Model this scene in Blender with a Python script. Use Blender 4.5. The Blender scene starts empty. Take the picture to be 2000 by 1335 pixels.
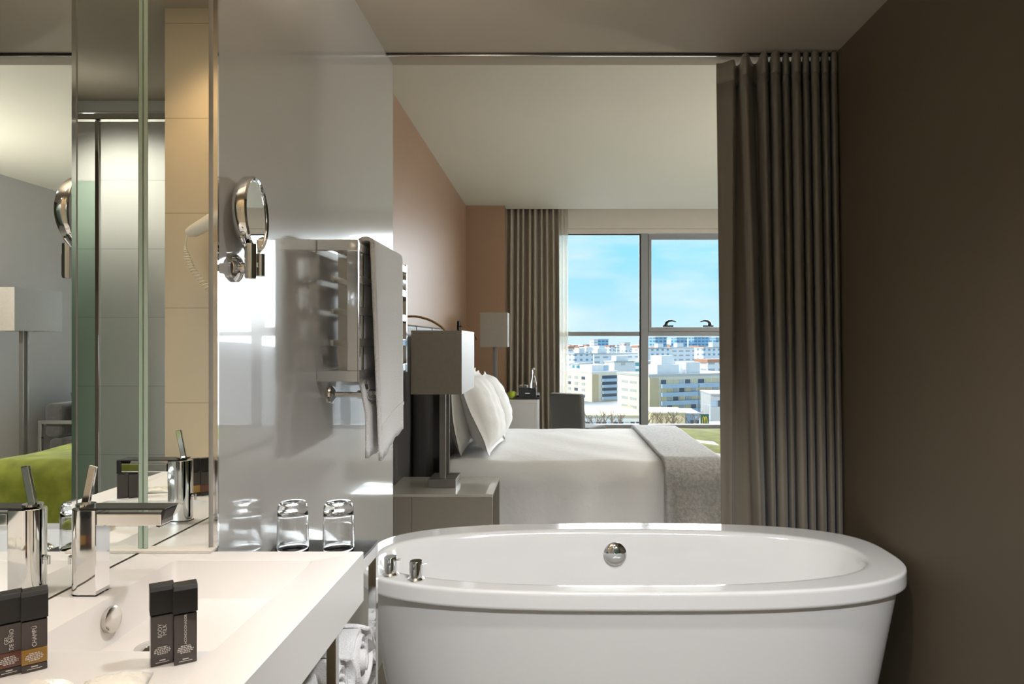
import bpy, bmesh, math, random
from mathutils import Vector, Matrix
random.seed(7)
scene = bpy.context.scene
C = scene.collection

# ------------------------------------------------------------------ camera
F, VX, VY, H = 1330.0, 1083.0, 668.0, 1.29
cam = bpy.data.objects.new('camera', bpy.data.cameras.new('camera'))
C.objects.link(cam)
cam.location = (0, 0, H)
cam.rotation_euler = (math.pi / 2, 0, 0)
cam.data.sensor_width = 36.0
cam.data.lens = F / 2000 * 36.0
cam.data.shift_x = -(VX - 1000) / 2000
cam.data.shift_y = (VY - 667.5) / 2000
cam.data.clip_start = 0.02
cam.data.clip_end = 5000
scene.camera = cam

# ------------------------------------------------------------------ view
vs = scene.view_settings
vs.view_transform = 'Standard'; vs.look = 'None'; vs.gamma = 1.0; vs.use_curve_mapping = False
vs.exposure = 0.0

# ------------------------------------------------------------------ sky
w = bpy.data.worlds.new('sky'); scene.world = w; w.use_nodes = True
nt = w.node_tree; nt.nodes.clear()
o_ = nt.nodes.new('ShaderNodeOutputWorld'); bg = nt.nodes.new('ShaderNodeBackground')
tc = nt.nodes.new('ShaderNodeTexCoord'); sp = nt.nodes.new('ShaderNodeSeparateXYZ')
rp = nt.nodes.new('ShaderNodeValToRGB')
e = rp.color_ramp.elements
e[0].position = 0.0; e[0].color = (0.62, 0.83, 0.93, 1)
e[1].position = 0.45; e[1].color = (0.08, 0.36, 0.80, 1)
for p_, c_ in ((0.05, (0.47, 0.78, 0.94, 1)), (0.16, (0.26, 0.73, 0.96, 1))):
    k = e.new(p_); k.color = c_
mp = nt.nodes.new('ShaderNodeMapping'); mp.inputs['Scale'].default_value = (2.2, 2.2, 9.0)
ns = nt.nodes.new('ShaderNodeTexNoise'); ns.inputs['Scale'].default_value = 3.0; ns.inputs['Detail'].default_value = 6
cr = nt.nodes.new('ShaderNodeValToRGB'); cr.color_ramp.elements[0].position = 0.44; cr.color_ramp.elements[1].position = 0.85
mx = nt.nodes.new('ShaderNodeMix'); mx.data_type = 'RGBA'; mx.inputs[7].default_value = (0.78, 0.88, 0.95, 1)
L = nt.links.new
L(tc.outputs['Generated'], sp.inputs[0]); L(sp.outputs[2], rp.inputs[0]); L(tc.outputs['Generated'], mp.inputs[0])
L(mp.outputs[0], ns.inputs['Vector']); L(ns.outputs[0], cr.inputs[0]); L(cr.outputs[0], mx.inputs[0])
L(rp.outputs[0], mx.inputs[6]); L(mx.outputs[2], bg.inputs[0]); L(bg.outputs[0], o_.inputs[0])
bg.inputs[1].default_value = 1.15

def lamp(name, kind, loc, energy, color, aim=None, size=None, size_y=None, angle=None, spot=None, blend=0.5):
    d = bpy.data.lights.new(name, kind); d.energy = energy; d.color = color
    if kind == 'AREA':
        d.size = size
        if size_y: d.shape = 'RECTANGLE'; d.size_y = size_y
    if kind == 'SUN': d.angle = angle
    if kind in ('SPOT', 'POINT'): d.shadow_soft_size = size
    if kind == 'SPOT': d.spot_size = spot; d.spot_blend = blend
    ob = bpy.data.objects.new(name, d); C.objects.link(ob); ob.location = loc
    if aim: ob.rotation_euler = Vector(aim).to_track_quat('-Z', 'Y').to_euler()
    return ob
# the sun stands to the left of the hotel; a wide soft second sun is added to boost window daylight
lamp('sun', 'SUN', (-20, -10, 40), 3.3, (1.0, 0.95, 0.86), aim=(0.80, 0.42, -0.52), angle=0.01)
lamp('window_fill', 'SUN', (5, 30, 20), 16.0, (0.95, 0.97, 1.0), aim=(-0.36, -0.89, -0.27), angle=math.radians(80))
# vanity downlight, then unseen fill lamps added to brighten bathroom and bedroom
lamp('vanity_downlight', 'SPOT', (-0.50, 0.95, 2.44), 9, (1.0, 0.84, 0.74), aim=(-0.03, 0, -1), size=0.05, spot=math.radians(80), blend=0.8)
lamp('ceiling_fill', 'SPOT', (-0.45, 1.15, 2.10), 42, (1.0, 0.90, 0.78), aim=(0.05, 0.35, 1), size=0.08, spot=math.radians(150), blend=0.6)  # unseen uplight added to brighten the bathroom ceiling
lamp('partition_fill', 'SPOT', (-0.55, 0.62, 2.45), 15, (1.0, 0.72, 0.44), aim=(0, -0.25, -1), size=0.05, spot=math.radians(95), blend=0.8)  # extra warm spot added to brighten the tiled partition
lamp('shower_fill', 'SPOT', (0.45, -0.15, 2.45), 42, (1.0, 0.95, 0.86), aim=(0, -0.3, -1), size=0.05, spot=math.radians(120), blend=0.8)  # unseen spot added to lift the shower tiles behind the camera
for x_, y_, e_ in ((-0.05, 0.15, 36), (0.25, 1.05, 58)):
    lamp('bath_fill', 'SPOT', (x_, y_, 2.45), e_, (0.99, 0.98, 0.97), aim=(0, 0.18, -1), size=0.06, spot=math.radians(108), blend=0.9)  # unseen spots added as fill for tub and counter
lamp('tub_fill', 'SPOT', (0.75, -0.2, 2.44), 210, (0.97, 0.98, 1.0), aim=(-0.5, 2.13, -2.26), size=0.05, spot=math.radians(54), blend=0.7)  # added from behind the camera to brighten the tub front
lamp('bedroom_fill', 'POINT', (2.95, 4.3, 1.95), 75, (1.0, 0.96, 0.90), size=0.10)  # unseen point lamp added to brighten the bedroom ceiling

# ------------------------------------------------------------------ materials
def mat(name, col, rough=0.5, metal=0.0, coat=0.0, spec=0.5, sheen=0.0, var=0.0, vscale=8.0, bump=0.0, bscale=40.0, trans=0.0, ior=1.45, stretch=None, coat_rough=0.03):
    m = bpy.data.materials.new(name); m.use_nodes = True
    n = m.node_tree; b = n.nodes['Principled BSDF']
    b.inputs['Base Color'].default_value = (*col, 1); b.inputs['Roughness'].default_value = rough
    b.inputs['Metallic'].default_value = metal; b.inputs['Coat Weight'].default_value = coat
    b.inputs['Coat Roughness'].default_value = coat_rough
    b.inputs['Specular IOR Level'].default_value = spec; b.inputs['Sheen Weight'].default_value = sheen
    b.inputs['Transmission Weight'].default_value = trans; b.inputs['IOR'].default_value = ior
    if var or bump:
        t = n.nodes.new('ShaderNodeTexCoord'); src = t.outputs['Object']
        if stretch:
            q = n.nodes.new('ShaderNodeMapping'); q.inputs['Scale'].default_value = stretch
            n.links.new(src, q.inputs[0]); src = q.outputs[0]
    if var:
        x = n.nodes.new('ShaderNodeTexNoise'); x.inputs['Scale'].default_value = vscale; x.inputs['Detail'].default_value = 5
        r = n.nodes.new('ShaderNodeValToRGB')
        r.color_ramp.elements[0].position = 0.3; r.color_ramp.elements[1].position = 0.7
        r.color_ramp.elements[0].color = (*[c * (1 - var) for c in col], 1)
        r.color_ramp.elements[1].color = (*[min(1, c * (1 + var)) for c in col], 1)
        n.links.new(src, x.inputs['Vector']); n.links.new(x.outputs[0], r.inputs[0]); n.links.new(r.outputs[0], b.inputs['Base Color'])
    if bump:
        x2 = n.nodes.new('ShaderNodeTexNoise'); x2.inputs['Scale'].default_value = bscale; x2.inputs['Detail'].default_value = 4
        bp = n.nodes.new('ShaderNodeBump'); bp.inputs['Strength'].default_value = bump; bp.inputs['Distance'].default_value = 0.01
        n.links.new(src, x2.inputs['Vector']); n.links.new(x2.outputs[0], bp.inputs['Height']); n.links.new(bp.outputs[0], b.inputs['Normal'])
    return m

def thin_glass(name, tint, refl=0.06, rough=0.0):
    m = bpy.data.materials.new(name); m.use_nodes = True; n = m.node_tree; n.nodes.clear()
    o = n.nodes.new('ShaderNodeOutputMaterial'); t = n.nodes.new('ShaderNodeBsdfTransparent'); g = n.nodes.new('ShaderNodeBsdfGlossy')
    t.inputs[0].default_value = (*tint, 1); g.inputs['Roughness'].default_value = rough
    fr = n.nodes.new('ShaderNodeLayerWeight'); fr.inputs[0].default_value = 0.25
    mu = n.nodes.new('ShaderNodeMath'); mu.operation = 'MULTIPLY'; mu.inputs[1].default_value = 0.3
    ad = n.nodes.new('ShaderNodeMath'); ad.operation = 'ADD'; ad.inputs[1].default_value = refl
    s = n.nodes.new('ShaderNodeMixShader')
    n.links.new(fr.outputs['Fresnel'], mu.inputs[0]); n.links.new(mu.outputs[0], ad.inputs[0])
    ad.use_clamp = True
    n.links.new(ad.outputs[0], s.inputs[0]); n.links.new(t.outputs[0], s.inputs[1]); n.links.new(g.outputs[0], s.inputs[2]); n.links.new(s.outputs[0], o.inputs[0])
    return m

def tile_mat(name, col, grout, w, h, rough=0.35, axis='XZ', off=(0, 0), var=0.04):
    m = bpy.data.materials.new(name); m.use_nodes = True; n = m.node_tree; b = n.nodes['Principled BSDF']
    b.inputs['Roughness'].default_value = rough
    t = n.nodes.new('ShaderNodeTexCoord'); s = n.nodes.new('ShaderNodeSeparateXYZ'); c = n.nodes.new('ShaderNodeCombineXYZ')
    n.links.new(t.outputs['Object'], s.inputs[0])
    n.links.new(s.outputs['XYZ'.index(axis[0])], c.inputs[0]); n.links.new(s.outputs['XYZ'.index(axis[1])], c.inputs[1])
    mpn = n.nodes.new('ShaderNodeMapping'); mpn.inputs['Location'].default_value = (off[0], off[1], 0)
    br = n.nodes.new('ShaderNodeTexBrick'); br.offset = 0.0
    br.inputs['Color1'].default_value = (*col, 1); br.inputs['Color2'].default_value = (*[k * (1 - var) for k in col], 1)
    br.inputs['Mortar'].default_value = (*grout, 1); br.inputs['Scale'].default_value = 1.0
    br.inputs['Mortar Size'].default_value = 0.0016; br.inputs['Brick Width'].default_value = w; br.inputs['Row Height'].default_value = h
    n.links.new(c.outputs[0], mpn.inputs[0]); n.links.new(mpn.outputs[0], br.inputs['Vector']); n.links.new(br.outputs['Color'], b.inputs['Base Color'])
    return m

def emit(name, col, s):
    m = bpy.data.materials.new(name); m.use_nodes = True; n = m.node_tree; b = n.nodes['Principled BSDF']
    b.inputs['Emission Color'].default_value = (*col, 1); b.inputs['Emission Strength'].default_value = s
    b.inputs['Base Color'].default_value = (*col, 1)
    return m

def sheer_mat(name, col, alpha):
    m = bpy.data.materials.new(name); m.use_nodes = True; n = m.node_tree; n.nodes.clear()
    o = n.nodes.new('ShaderNodeOutputMaterial'); t = n.nodes.new('ShaderNodeBsdfTransparent'); d = n.nodes.new('ShaderNodeBsdfDiffuse'); tr = n.nodes.new('ShaderNodeBsdfTranslucent')
    d.inputs[0].default_value = (*col, 1); tr.inputs[0].default_value = (*col, 1)
    a = n.nodes.new('ShaderNodeMixShader'); a.inputs[0].default_value = 0.45
    s = n.nodes.new('ShaderNodeMixShader'); s.inputs[0].default_value = alpha
    n.links.new(d.outputs[0], a.inputs[1]); n.links.new(tr.outputs[0], a.inputs[2])
    n.links.new(t.outputs[0], s.inputs[1]); n.links.new(a.outputs[0], s.inputs[2]); n.links.new(s.outputs[0], o.inputs[0])
    return m

M = {}
M['lacquer'] = mat('grey_white_lacquer', (0.50, 0.485, 0.455), rough=0.14, coat=0.45, spec=0.5, bump=0.02, bscale=3.0, coat_rough=0.015)
M['taupe_ceiling'] = mat('taupe_ceiling_paint', (0.47, 0.415, 0.335), rough=0.7, var=0.02, vscale=1.2)
M['taupe_wall'] = mat('dark_taupe_wall_paint', (0.108, 0.085, 0.056), rough=0.65, var=0.04, vscale=1.5)
M['bed_ceiling'] = mat('pale_ceiling_paint', (0.74, 0.72, 0.61), rough=0.7, var=0.015, vscale=1.0)
M['brown_wall'] = mat('pinkish_brown_wallpaper', (0.36, 0.232, 0.15), rough=0.40, var=0.03, vscale=2.0, spec=0.5)
M['grey_wall'] = mat('grey_wall_paint', (0.54, 0.53, 0.52), rough=0.6, var=0.02)
M['white_paint'] = mat('warm_white_paint', (0.74, 0.69, 0.62), rough=0.55, var=0.02)
M['floor'] = mat('grey_floor', (0.22, 0.20, 0.17), rough=0.4, var=0.1, vscale=5)
M['floor_wood'] = mat('pale_oak_floor', (0.52, 0.46, 0.38), rough=0.45, var=0.08, vscale=6, stretch=(8, 1, 1))
M['tile_warm'] = tile_mat('beige_wall_tile', (0.62, 0.50, 0.34), (0.40, 0.31, 0.2), 0.9, 0.338, off=(0.1, -0.06))
M['tile_grey'] = tile_mat('grey_wall_tile', (0.60, 0.59, 0.55), (0.38, 0.38, 0.36), 0.9, 0.338, off=(0.1, -0.06))
M['mirror'] = mat('mirror_silver', (0.93, 0.95, 0.93), rough=0.0, metal=1.0)
M['mirror_edge'] = mat('green_glass_edge', (0.50, 0.62, 0.52), rough=0.15, spec=0.6)
M['chrome'] = mat('chrome', (0.82, 0.82, 0.82), rough=0.06, metal=1.0)
M['steel'] = mat('brushed_steel', (0.62, 0.60, 0.56), rough=0.22, metal=1.0, bump=0.02, bscale=60)
M['dark_steel'] = mat('bronze_grey_metal', (0.26, 0.245, 0.225), rough=0.38, metal=0.8)
M['solid'] = mat('white_solid_surface', (0.82, 0.785, 0.755), rough=0.32, var=0.01, vscale=2)
M['acrylic'] = mat('white_acrylic', (0.80, 0.795, 0.785), rough=0.12, coat=0.6, spec=0.5)
M['black_glass'] = mat('black_glass', (0.01, 0.01, 0.011), rough=0.05, coat=0.3)
M['towel'] = mat('white_terry', (0.82, 0.81, 0.80), rough=0.95, sheen=0.3, bump=0.5, bscale=260)
M['linen'] = mat('white_linen', (0.86, 0.855, 0.85), rough=0.9, bump=0.25, bscale=16)
M['linen2'] = mat('off_white_linen', (0.84, 0.82, 0.78), rough=0.9, bump=0.3, bscale=14)
M['velvet'] = mat('silver_grey_velvet', (0.44, 0.435, 0.43), rough=0.85, sheen=0.25, spec=0.2, var=0.22, vscale=55, bump=0.3, bscale=90)
M['green'] = mat('lime_green_velvet', (0.26, 0.29, 0.040), rough=0.85, sheen=0.08, spec=0.2, var=0.25, vscale=9, bump=0.2, bscale=12)
M['curtain'] = mat('taupe_satin', (0.215, 0.185, 0.143), rough=0.42, sheen=0.25, var=0.06, vscale=3, stretch=(1, 1, .1))
M['drape'] = mat('beige_linen_drape', (0.42, 0.37, 0.30), rough=0.8, var=0.10, vscale=40, stretch=(1, 1, .05))
M['sheer'] = sheer_mat('cream_sheer', (0.72, 0.69, 0.60), 0.72)
M['headboard'] = mat('charcoal_leather', (0.11, 0.105, 0.105), rough=0.42, bump=0.08, bscale=120)
M['greige'] = mat('greige_lacquer', (0.30, 0.27, 0.225), rough=0.30, coat=0.35, coat_rough=0.12)
M['greige_top'] = mat('glossy_greige_top', (0.52, 0.49, 0.43), rough=0.10, coat=0.6)
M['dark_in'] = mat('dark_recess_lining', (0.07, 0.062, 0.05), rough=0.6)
M['shade'] = mat('satin_lampshade_fabric', (0.33, 0.30, 0.255), rough=0.5, coat=0.5, coat_rough=0.35, var=0.04, vscale=60, bump=0.1, bscale=200)
M['desk'] = mat('pale_grey_lacquer', (0.60, 0.58, 0.55), rough=0.25, coat=0.3)
M['black'] = mat('black_lacquer', (0.013, 0.013, 0.013), rough=0.25)
M['apple'] = mat('green_apple_skin', (0.50, 0.62, 0.05), rough=0.3, var=0.15, vscale=12)
M['stem'] = mat('brown_stem', (0.12, 0.07, 0.03), rough=0.7)
M['grey_uph'] = mat('charcoal_upholstery', (0.085, 0.082, 0.075), rough=0.9, sheen=0.3, bump=0.2, bscale=200)
M['sofa'] = mat('mid_grey_velvet', (0.11, 0.107, 0.105), rough=0.8, sheen=0.5, var=0.15, vscale=20, bump=0.2, bscale=30)
M['brass'] = mat('brass_tube', (0.55, 0.38, 0.18), rough=0.25, metal=1.0)
M['alu'] = mat('grey_aluminium_frame', (0.30, 0.31, 0.32), rough=0.4, metal=0.2)
M['dark_alu'] = mat('dark_window_gasket', (0.02, 0.025, 0.03), rough=0.5)
M['pane'] = thin_glass('window_glass', (0.97, 0.99, 0.99), refl=0.012)
M['shower_glass'] = thin_glass('green_shower_glass', (0.80, 0.90, 0.85), refl=0.05)
M['tumbler'] = mat('clear_glass', (1, 1, 1), rough=0.0, trans=1.0, ior=1.45)
M['bottle_brown'] = mat('smoky_brown_bottle', (0.045, 0.034, 0.030), rough=0.18, coat=0.3)
M['bottle_amber'] = mat('amber_shampoo', (0.30, 0.16, 0.03), rough=0.2, coat=0.3)
M['bottle_red'] = mat('red_brown_gel', (0.12, 0.035, 0.02), rough=0.2, coat=0.3)
M['cap'] = mat('black_plastic_cap', (0.012, 0.011, 0.010), rough=0.35)
M['print'] = mat('pale_print', (0.62, 0.58, 0.54), rough=0.6)
M['wrapper'] = mat('translucent_wrapper', (0.86, 0.82, 0.74), rough=0.25, spec=0.6, bump=0.3, bscale=60)
M['plastic'] = mat('cream_plastic', (0.80, 0.74, 0.62), rough=0.3)
M['rail_dark'] = mat('dark_track', (0.05, 0.045, 0.04), rough=0.35, metal=0.7)
M['glow'] = emit('lamp_glow', (1.0, 0.82, 0.55), 6.0)

# ------------------------------------------------------------------ mesh tools
def at(px, py, d):
    return Vector(((px - VX) * d / F, d, H + (VY - py) * d / F))

class MB:
    def __init__(s): s.bm = bmesh.new()
    def box(s, x0, x1, y0, y1, z0, z1, mx_=None):
        r = bmesh.ops.create_cube(s.bm, size=1.0)
        m = Matrix.Translation(((x0 + x1) / 2, (y0 + y1) / 2, (z0 + z1) / 2)) @ Matrix.Diagonal((abs(x1 - x0), abs(y1 - y0), abs(z1 - z0), 1))
        if mx_: m = mx_ @ m
        bmesh.ops.transform(s.bm, matrix=m, verts=r['verts']); return s
    def cyl(s, p0, p1, r0, r1=None, seg=24, caps=True):
        p0, p1 = Vector(p0), Vector(p1); r1 = r0 if r1 is None else r1
        dv = p1 - p0
        r = bmesh.ops.create_cone(s.bm, cap_ends=caps, segments=seg, radius1=r0, radius2=r1, depth=dv.length)
        q = dv.to_track_quat('Z', 'Y').to_matrix().to_4x4()
        bmesh.ops.transform(s.bm, matrix=Matrix.Translation((p0 + p1) / 2) @ q, verts=r['verts']); return s
    def rings(s, rings, close_u=True, cap0=False, cap1=False):
        vv = [[s.bm.verts.new(p) for p in r] for r in rings]
        n = len(vv[0])
        for a, b in zip(vv[:-1], vv[1:]):
            for i in range(n if close_u else n - 1):
                j = (i + 1) % n
                s.bm.faces.new((a[i], a[j], b[j], b[i]))
        if cap0: s.bm.faces.new(list(reversed(vv[0])))
        if cap1: s.bm.faces.new(vv[-1])
        return s
    def lathe(s, prof, origin=(0, 0, 0), seg=32, axis=None):
        rg = []
        for r, z in prof:
            rg.append([Vector((r * math.cos(2 * math.pi * i / seg), r * math.sin(2 * math.pi * i / seg), z)) for i in range(seg)])
        m = Matrix.Translation(origin)
        if axis is not None: m = m @ Vector(axis).to_track_quat('Z', 'Y').to_matrix().to_4x4()
        rg = [[m @ p for p in r] for r in rg]
        s.rings(rg, True, prof[0][0] > 1e-6, prof[-1][0] > 1e-6); return s
    def tube(s, pts, r, seg=10, caps=True):
        pts = [Vector(p) for p in pts]; rg = []; up = Vector((0.13, 0.21, 1)).normalized()
        for i, p in enumerate(pts):
            t = (pts[min(i + 1, len(pts) - 1)] - pts[max(i - 1, 0)]).normalized()
            a = t.cross(up)
            if a.length < 1e-3: a = t.cross(Vector((1, 0, 0)))
            a.normalize(); b = t.cross(a).normalized()
            rr = r[i] if isinstance(r, (list, tuple)) else r
            rg.append([p + a * rr * math.cos(2 * math.pi * k / seg) + b * rr * math.sin(2 * math.pi * k / seg) for k in range(seg)])
        s.rings(rg, True, caps, caps); return s
    def grid(s, fn, nu, nv):
        s.rings([[Vector(fn(i / nu, j / nv)) for i in range(nu + 1)] for j in range(nv + 1)], close_u=False); return s
    def build(s, name, m, parent=None, smooth=False, bevel=0.0, bseg=2, solid=0.0, sub=0, recalc=True, auto=False):
        if recalc: bmesh.ops.recalc_face_normals(s.bm, faces=s.bm.faces)
        me = bpy.data.meshes.new(name); s.bm.to_mesh(me); s.bm.free()
        ob = bpy.data.objects.new(name, me); C.objects.link(ob); me.materials.append(m)
        if parent:
            ob.parent = parent
            ob.matrix_parent_inverse = Matrix.Identity(4)
        if smooth:
            for p in me.polygons: p.use_smooth = True
            if smooth == 'auto':
                try: me.set_sharp_from_angle(angle=math.radians(40))
                except Exception: pass
        if solid:
            q = ob.modifiers.new('solid', 'SOLIDIFY'); q.thickness = solid; q.offset = 0
        if bevel:
            q = ob.modifiers.new('bevel', 'BEVEL'); q.width = bevel; q.segments = bseg; q.limit_method = 'ANGLE'; q.angle_limit = math.radians(50)
            q.harden_normals = False
        if sub:
            q = ob.modifiers.new('sub', 'SUBSURF'); q.levels = sub; q.render_levels = sub
        return ob

def tag(o, label, cat, group=None, kind=None):
    o['label'] = label; o['category'] = cat
    if group: o['group'] = group
    if kind: o['kind'] = kind
    return o
def thing(name, loc, label, cat, rz=0.0, group=None):
    o = bpy.data.objects.new(name, None); C.objects.link(o); o.location = loc; o.rotation_euler = (0, 0, rz)
    o.empty_display_size = 0.05
    return tag(o, label, cat, group)
def struct(o, label=None):
    o['kind'] = 'structure'
    if label: o['label'] = label
    return o
def copy_tree(o, parent=None):
    c = o.copy(); C.objects.link(c)
    if parent: c.parent = parent
    for ch in list(o.children): copy_tree(ch, c)
    return c
def wbox(name, m, *b, bevel=0.0, label=None):
    return struct(MB().box(*b).build(name, m, bevel=bevel), label)

# ------------------------------------------------------------------ room shell
XP, XM, XR, DE = -0.694, -0.842, 1.159, 2.925
ZB, ZC = 2.48, 2.77
XL, XBR, DW = -0.959, 3.20, 7.90
wbox('floor', M['floor'], -1.25, 1.40, -0.8, DE, -0.12, 0.0, label='grey bathroom floor')
wbox('floor', M['floor_wood'], -1.25, 3.45, DE, 8.1, -0.12, 0.0, label='pale bedroom floor')
wbox('ceiling', M['taupe_ceiling'], -1.25, 1.40, -0.8, 2.838, ZB, ZB + 0.15, label='taupe bathroom ceiling above the bathtub')
wbox('ceiling', M['bed_ceiling'], -1.25, 3.45, DE, 7.57, ZC, ZC + 0.2, label='pale bedroom ceiling beyond the opening')
wbox('ceiling', M['taupe_ceiling'], -1.25, 3.45, 7.57, 8.1, 2.93, 3.05, label='curtain recess in front of the window')
wbox('trim_1', M['taupe_ceiling'], -1.2, 3.4, 2.838, DE, ZB, 2.98, label='lintel over the opening between bath and bedroom')
wbox('wall_left', M['brown_wall'], -1.25, XL, DE, 8.1, 0, 2.98, label='pinkish brown bedroom wall behind the headboard')
wbox('wall_panel', M['lacquer'], -1.25, XP, 1.405, DE, 0, ZB, label='glossy grey-white lacquered wall with towel radiator')
wbox('wall_recess', M['white_paint'], -1.25, -0.852, 0.36, 1.405, 0, ZB)
wbox('wall_partition', M['tile_warm'], -1.25, -0.295, 0.26, 0.36, 0, ZB, label='beige tiled partition with the hair dryer, seen in mirror')
wbox('wall_side', M['tile_grey'], -1.25, -0.95, -0.8, 0.26, 0, ZB)
wbox('wall_shower', M['tile_grey'], -0.95, 1.159, -0.8, -0.57, 0, ZB, label='grey tiled shower wall seen in mirror')
wbox('wall_right', M['taupe_wall'], XR, 1.40, -0.8, 2.838, 0, ZB, label='dark taupe bathroom wall on the right')
wbox('wall_front', M['grey_wall'], XR, 3.45, 2.838, DE, 0, ZB)
wbox('wall_bedroom', M['grey_wall'], XBR, 3.45, DE, 8.1, 0, 2.98, label='grey bedroom wall seen in mirror')
wbox('wall_column', M['brown_wall'], XL, -0.54, 7.38, 8.1, 0, 2.93, label='brown wall corner left of the window curtain')
wb = MB().box(-0.54, XBR, 7.85, 8.1, 0, 0.30).box(-0.54, XBR, 7.85, 8.1, 2.60, 2.93).box(3.10, XBR, 7.85, 8.1, 0.30, 2.60)
struct(wb.build('wall_back', M['white_paint']), 'warm white strip of wall above the window')
wbox('trim_2', M['chrome'], XP - 0.007, XP + 0.002, 1.399, 1.4045, 0.868, ZB, label='thin bright strip on edge of lacquered wall')
wbox('trim_3', M['white_paint'], -0.845, -0.695, 1.376, 1.404, 0.8635, 0.868)

# curtain track
t = thing('curtain_track', (0, 2.80, ZB), 'thin chrome curtain track under the taupe ceiling at the opening', 'curtain rail')
MB().box(XP + 0.002, XR - 0.002, 0.010, 0.022, -0.009, 0.0).build('rail', M['steel'], t, bevel=0.002)
MB().box(XP + 0.002, XR - 0.002, 0.001, 0.0075, -0.005, 0.0).build('channel', M['rail_dark'], t)

# ------------------------------------------------------------------ mirrors
t = thing('wall_mirror', (-0.852, 0.88, 0.865), 'tall frameless mirror along the wall behind the faucet', 'mirror')
MB().box(0.0, 0.010, -0.519, 0.519, 0, ZB - 0.865 - 0.002).build('glass', M['mirror'], t)
t = thing('wall_mirror', (-0.77, 1.399, 0.868), 'narrow tall mirror at far end of counter, beside lacquered wall', 'mirror')
MB().box(-0.062, 0.062, -0.005, 0.005, 0, ZB - 0.868 - 0.002).build('glass', M['mirror'], t)
MB().box(-0.0715, -0.0625, -0.006, 0.005, 0, ZB - 0.868 - 0.002).build('edge', M['mirror_edge'], t, bevel=0.002)['label'] = 'pale green polished edge'

# ------------------------------------------------------------------ washbasin counter
CZ = 0.863
def basin_counter():
    t = thing('washbasin_counter', (-0.616, 0.88, CZ), 'thick white washbasin counter with rectangular basin', 'sink')
    ox, oy = -0.616, 0.88
    x0, x1, y0, y1 = XM + 0.001 - ox, -0.390 - ox, 0.363 - oy, 1.392 - oy
    bx0, bx1, by0, by1 = -0.747 - ox, -0.474 - ox, 0.945 - oy, 1.335 - oy
    def rr(x0, x1, y0, y1, r, z, n=6):
        pts = []
        for cx, cy, a0 in ((x1 - r, y1 - r, 0), (x0 + r, y1 - r, 90), (x0 + r, y0 + r, 180), (x1 - r, y0 + r, 270)):
            for k in range(n + 1):
                a = math.radians(a0 + 90 * k / n); pts.append(Vector((cx + r * math.cos(a), cy + r * math.sin(a), z)))
        return pts
    rg = [rr(x0, x1, y0, y1, 0.0015, -0.10), rr(x0, x1, y0, y1, 0.0015, -0.002), rr(x0 + 0.002, x1 - 0.002, y0 + 0.002, y1 - 0.002, 0.0015, 0.0),
          rr(bx0 - 0.004, bx1 + 0.004, by0 - 0.004, by1 + 0.004, 0.012, 0.0),
          rr(bx0 - 0.001, bx1 + 0.001, by0 - 0.001, by1 + 0.001, 0.010, -0.0012),
          rr(bx0, bx1, by0, by1, 0.010, -0.004),
          rr(bx0 + 0.006, bx1 - 0.012, by0 + 0.012, by1 - 0.016, 0.012, -0.068),
          rr(bx0 + 0.010, bx1 - 0.018, by0 + 0.02, by1 - 0.022, 0.014, -0.074),
          rr(bx0 + 0.05, bx1 - 0.07, by0 + 0.10, by1 - 0.10, 0.02, -0.079)]
    b = MB(); b.rings(rg, True, True, True); b.build('counter', M['solid'], t, smooth='auto')
    # overflow button on the mirror side wall of the basin
    b = MB(); b.lathe([(0.0, 0.0), (0.019, 0.0), (0.0215, 0.003), (0.0215, 0.009), (0.019, 0.0105), (0.0, 0.0105)], (-0.1275, 1.135 - oy, 0.828 - CZ), 32, axis=(1, 0, 0.08))
    b.build('overflow_cover', M['steel'], t, smooth='auto')
    b = MB(); b.lathe([(0.0, 0.004), (0.016, 0.004), (0.022, 0.001), (0.031, 0.0), (0.031, -0.003), (0.0, -0.003)], (-0.662 - ox, 1.13 - oy, -0.0765), 32)
    b.build('drain', M['chrome'], t, smooth='auto')
    # chrome fixing brackets under the slab carry it from the wall
    for yb in (0.42, -0.45): MB().box(x0, x0 + 0.30, yb, yb + 0.03, -0.135, -0.101).build('bracket', M['steel'], t)
basin_counter()

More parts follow.
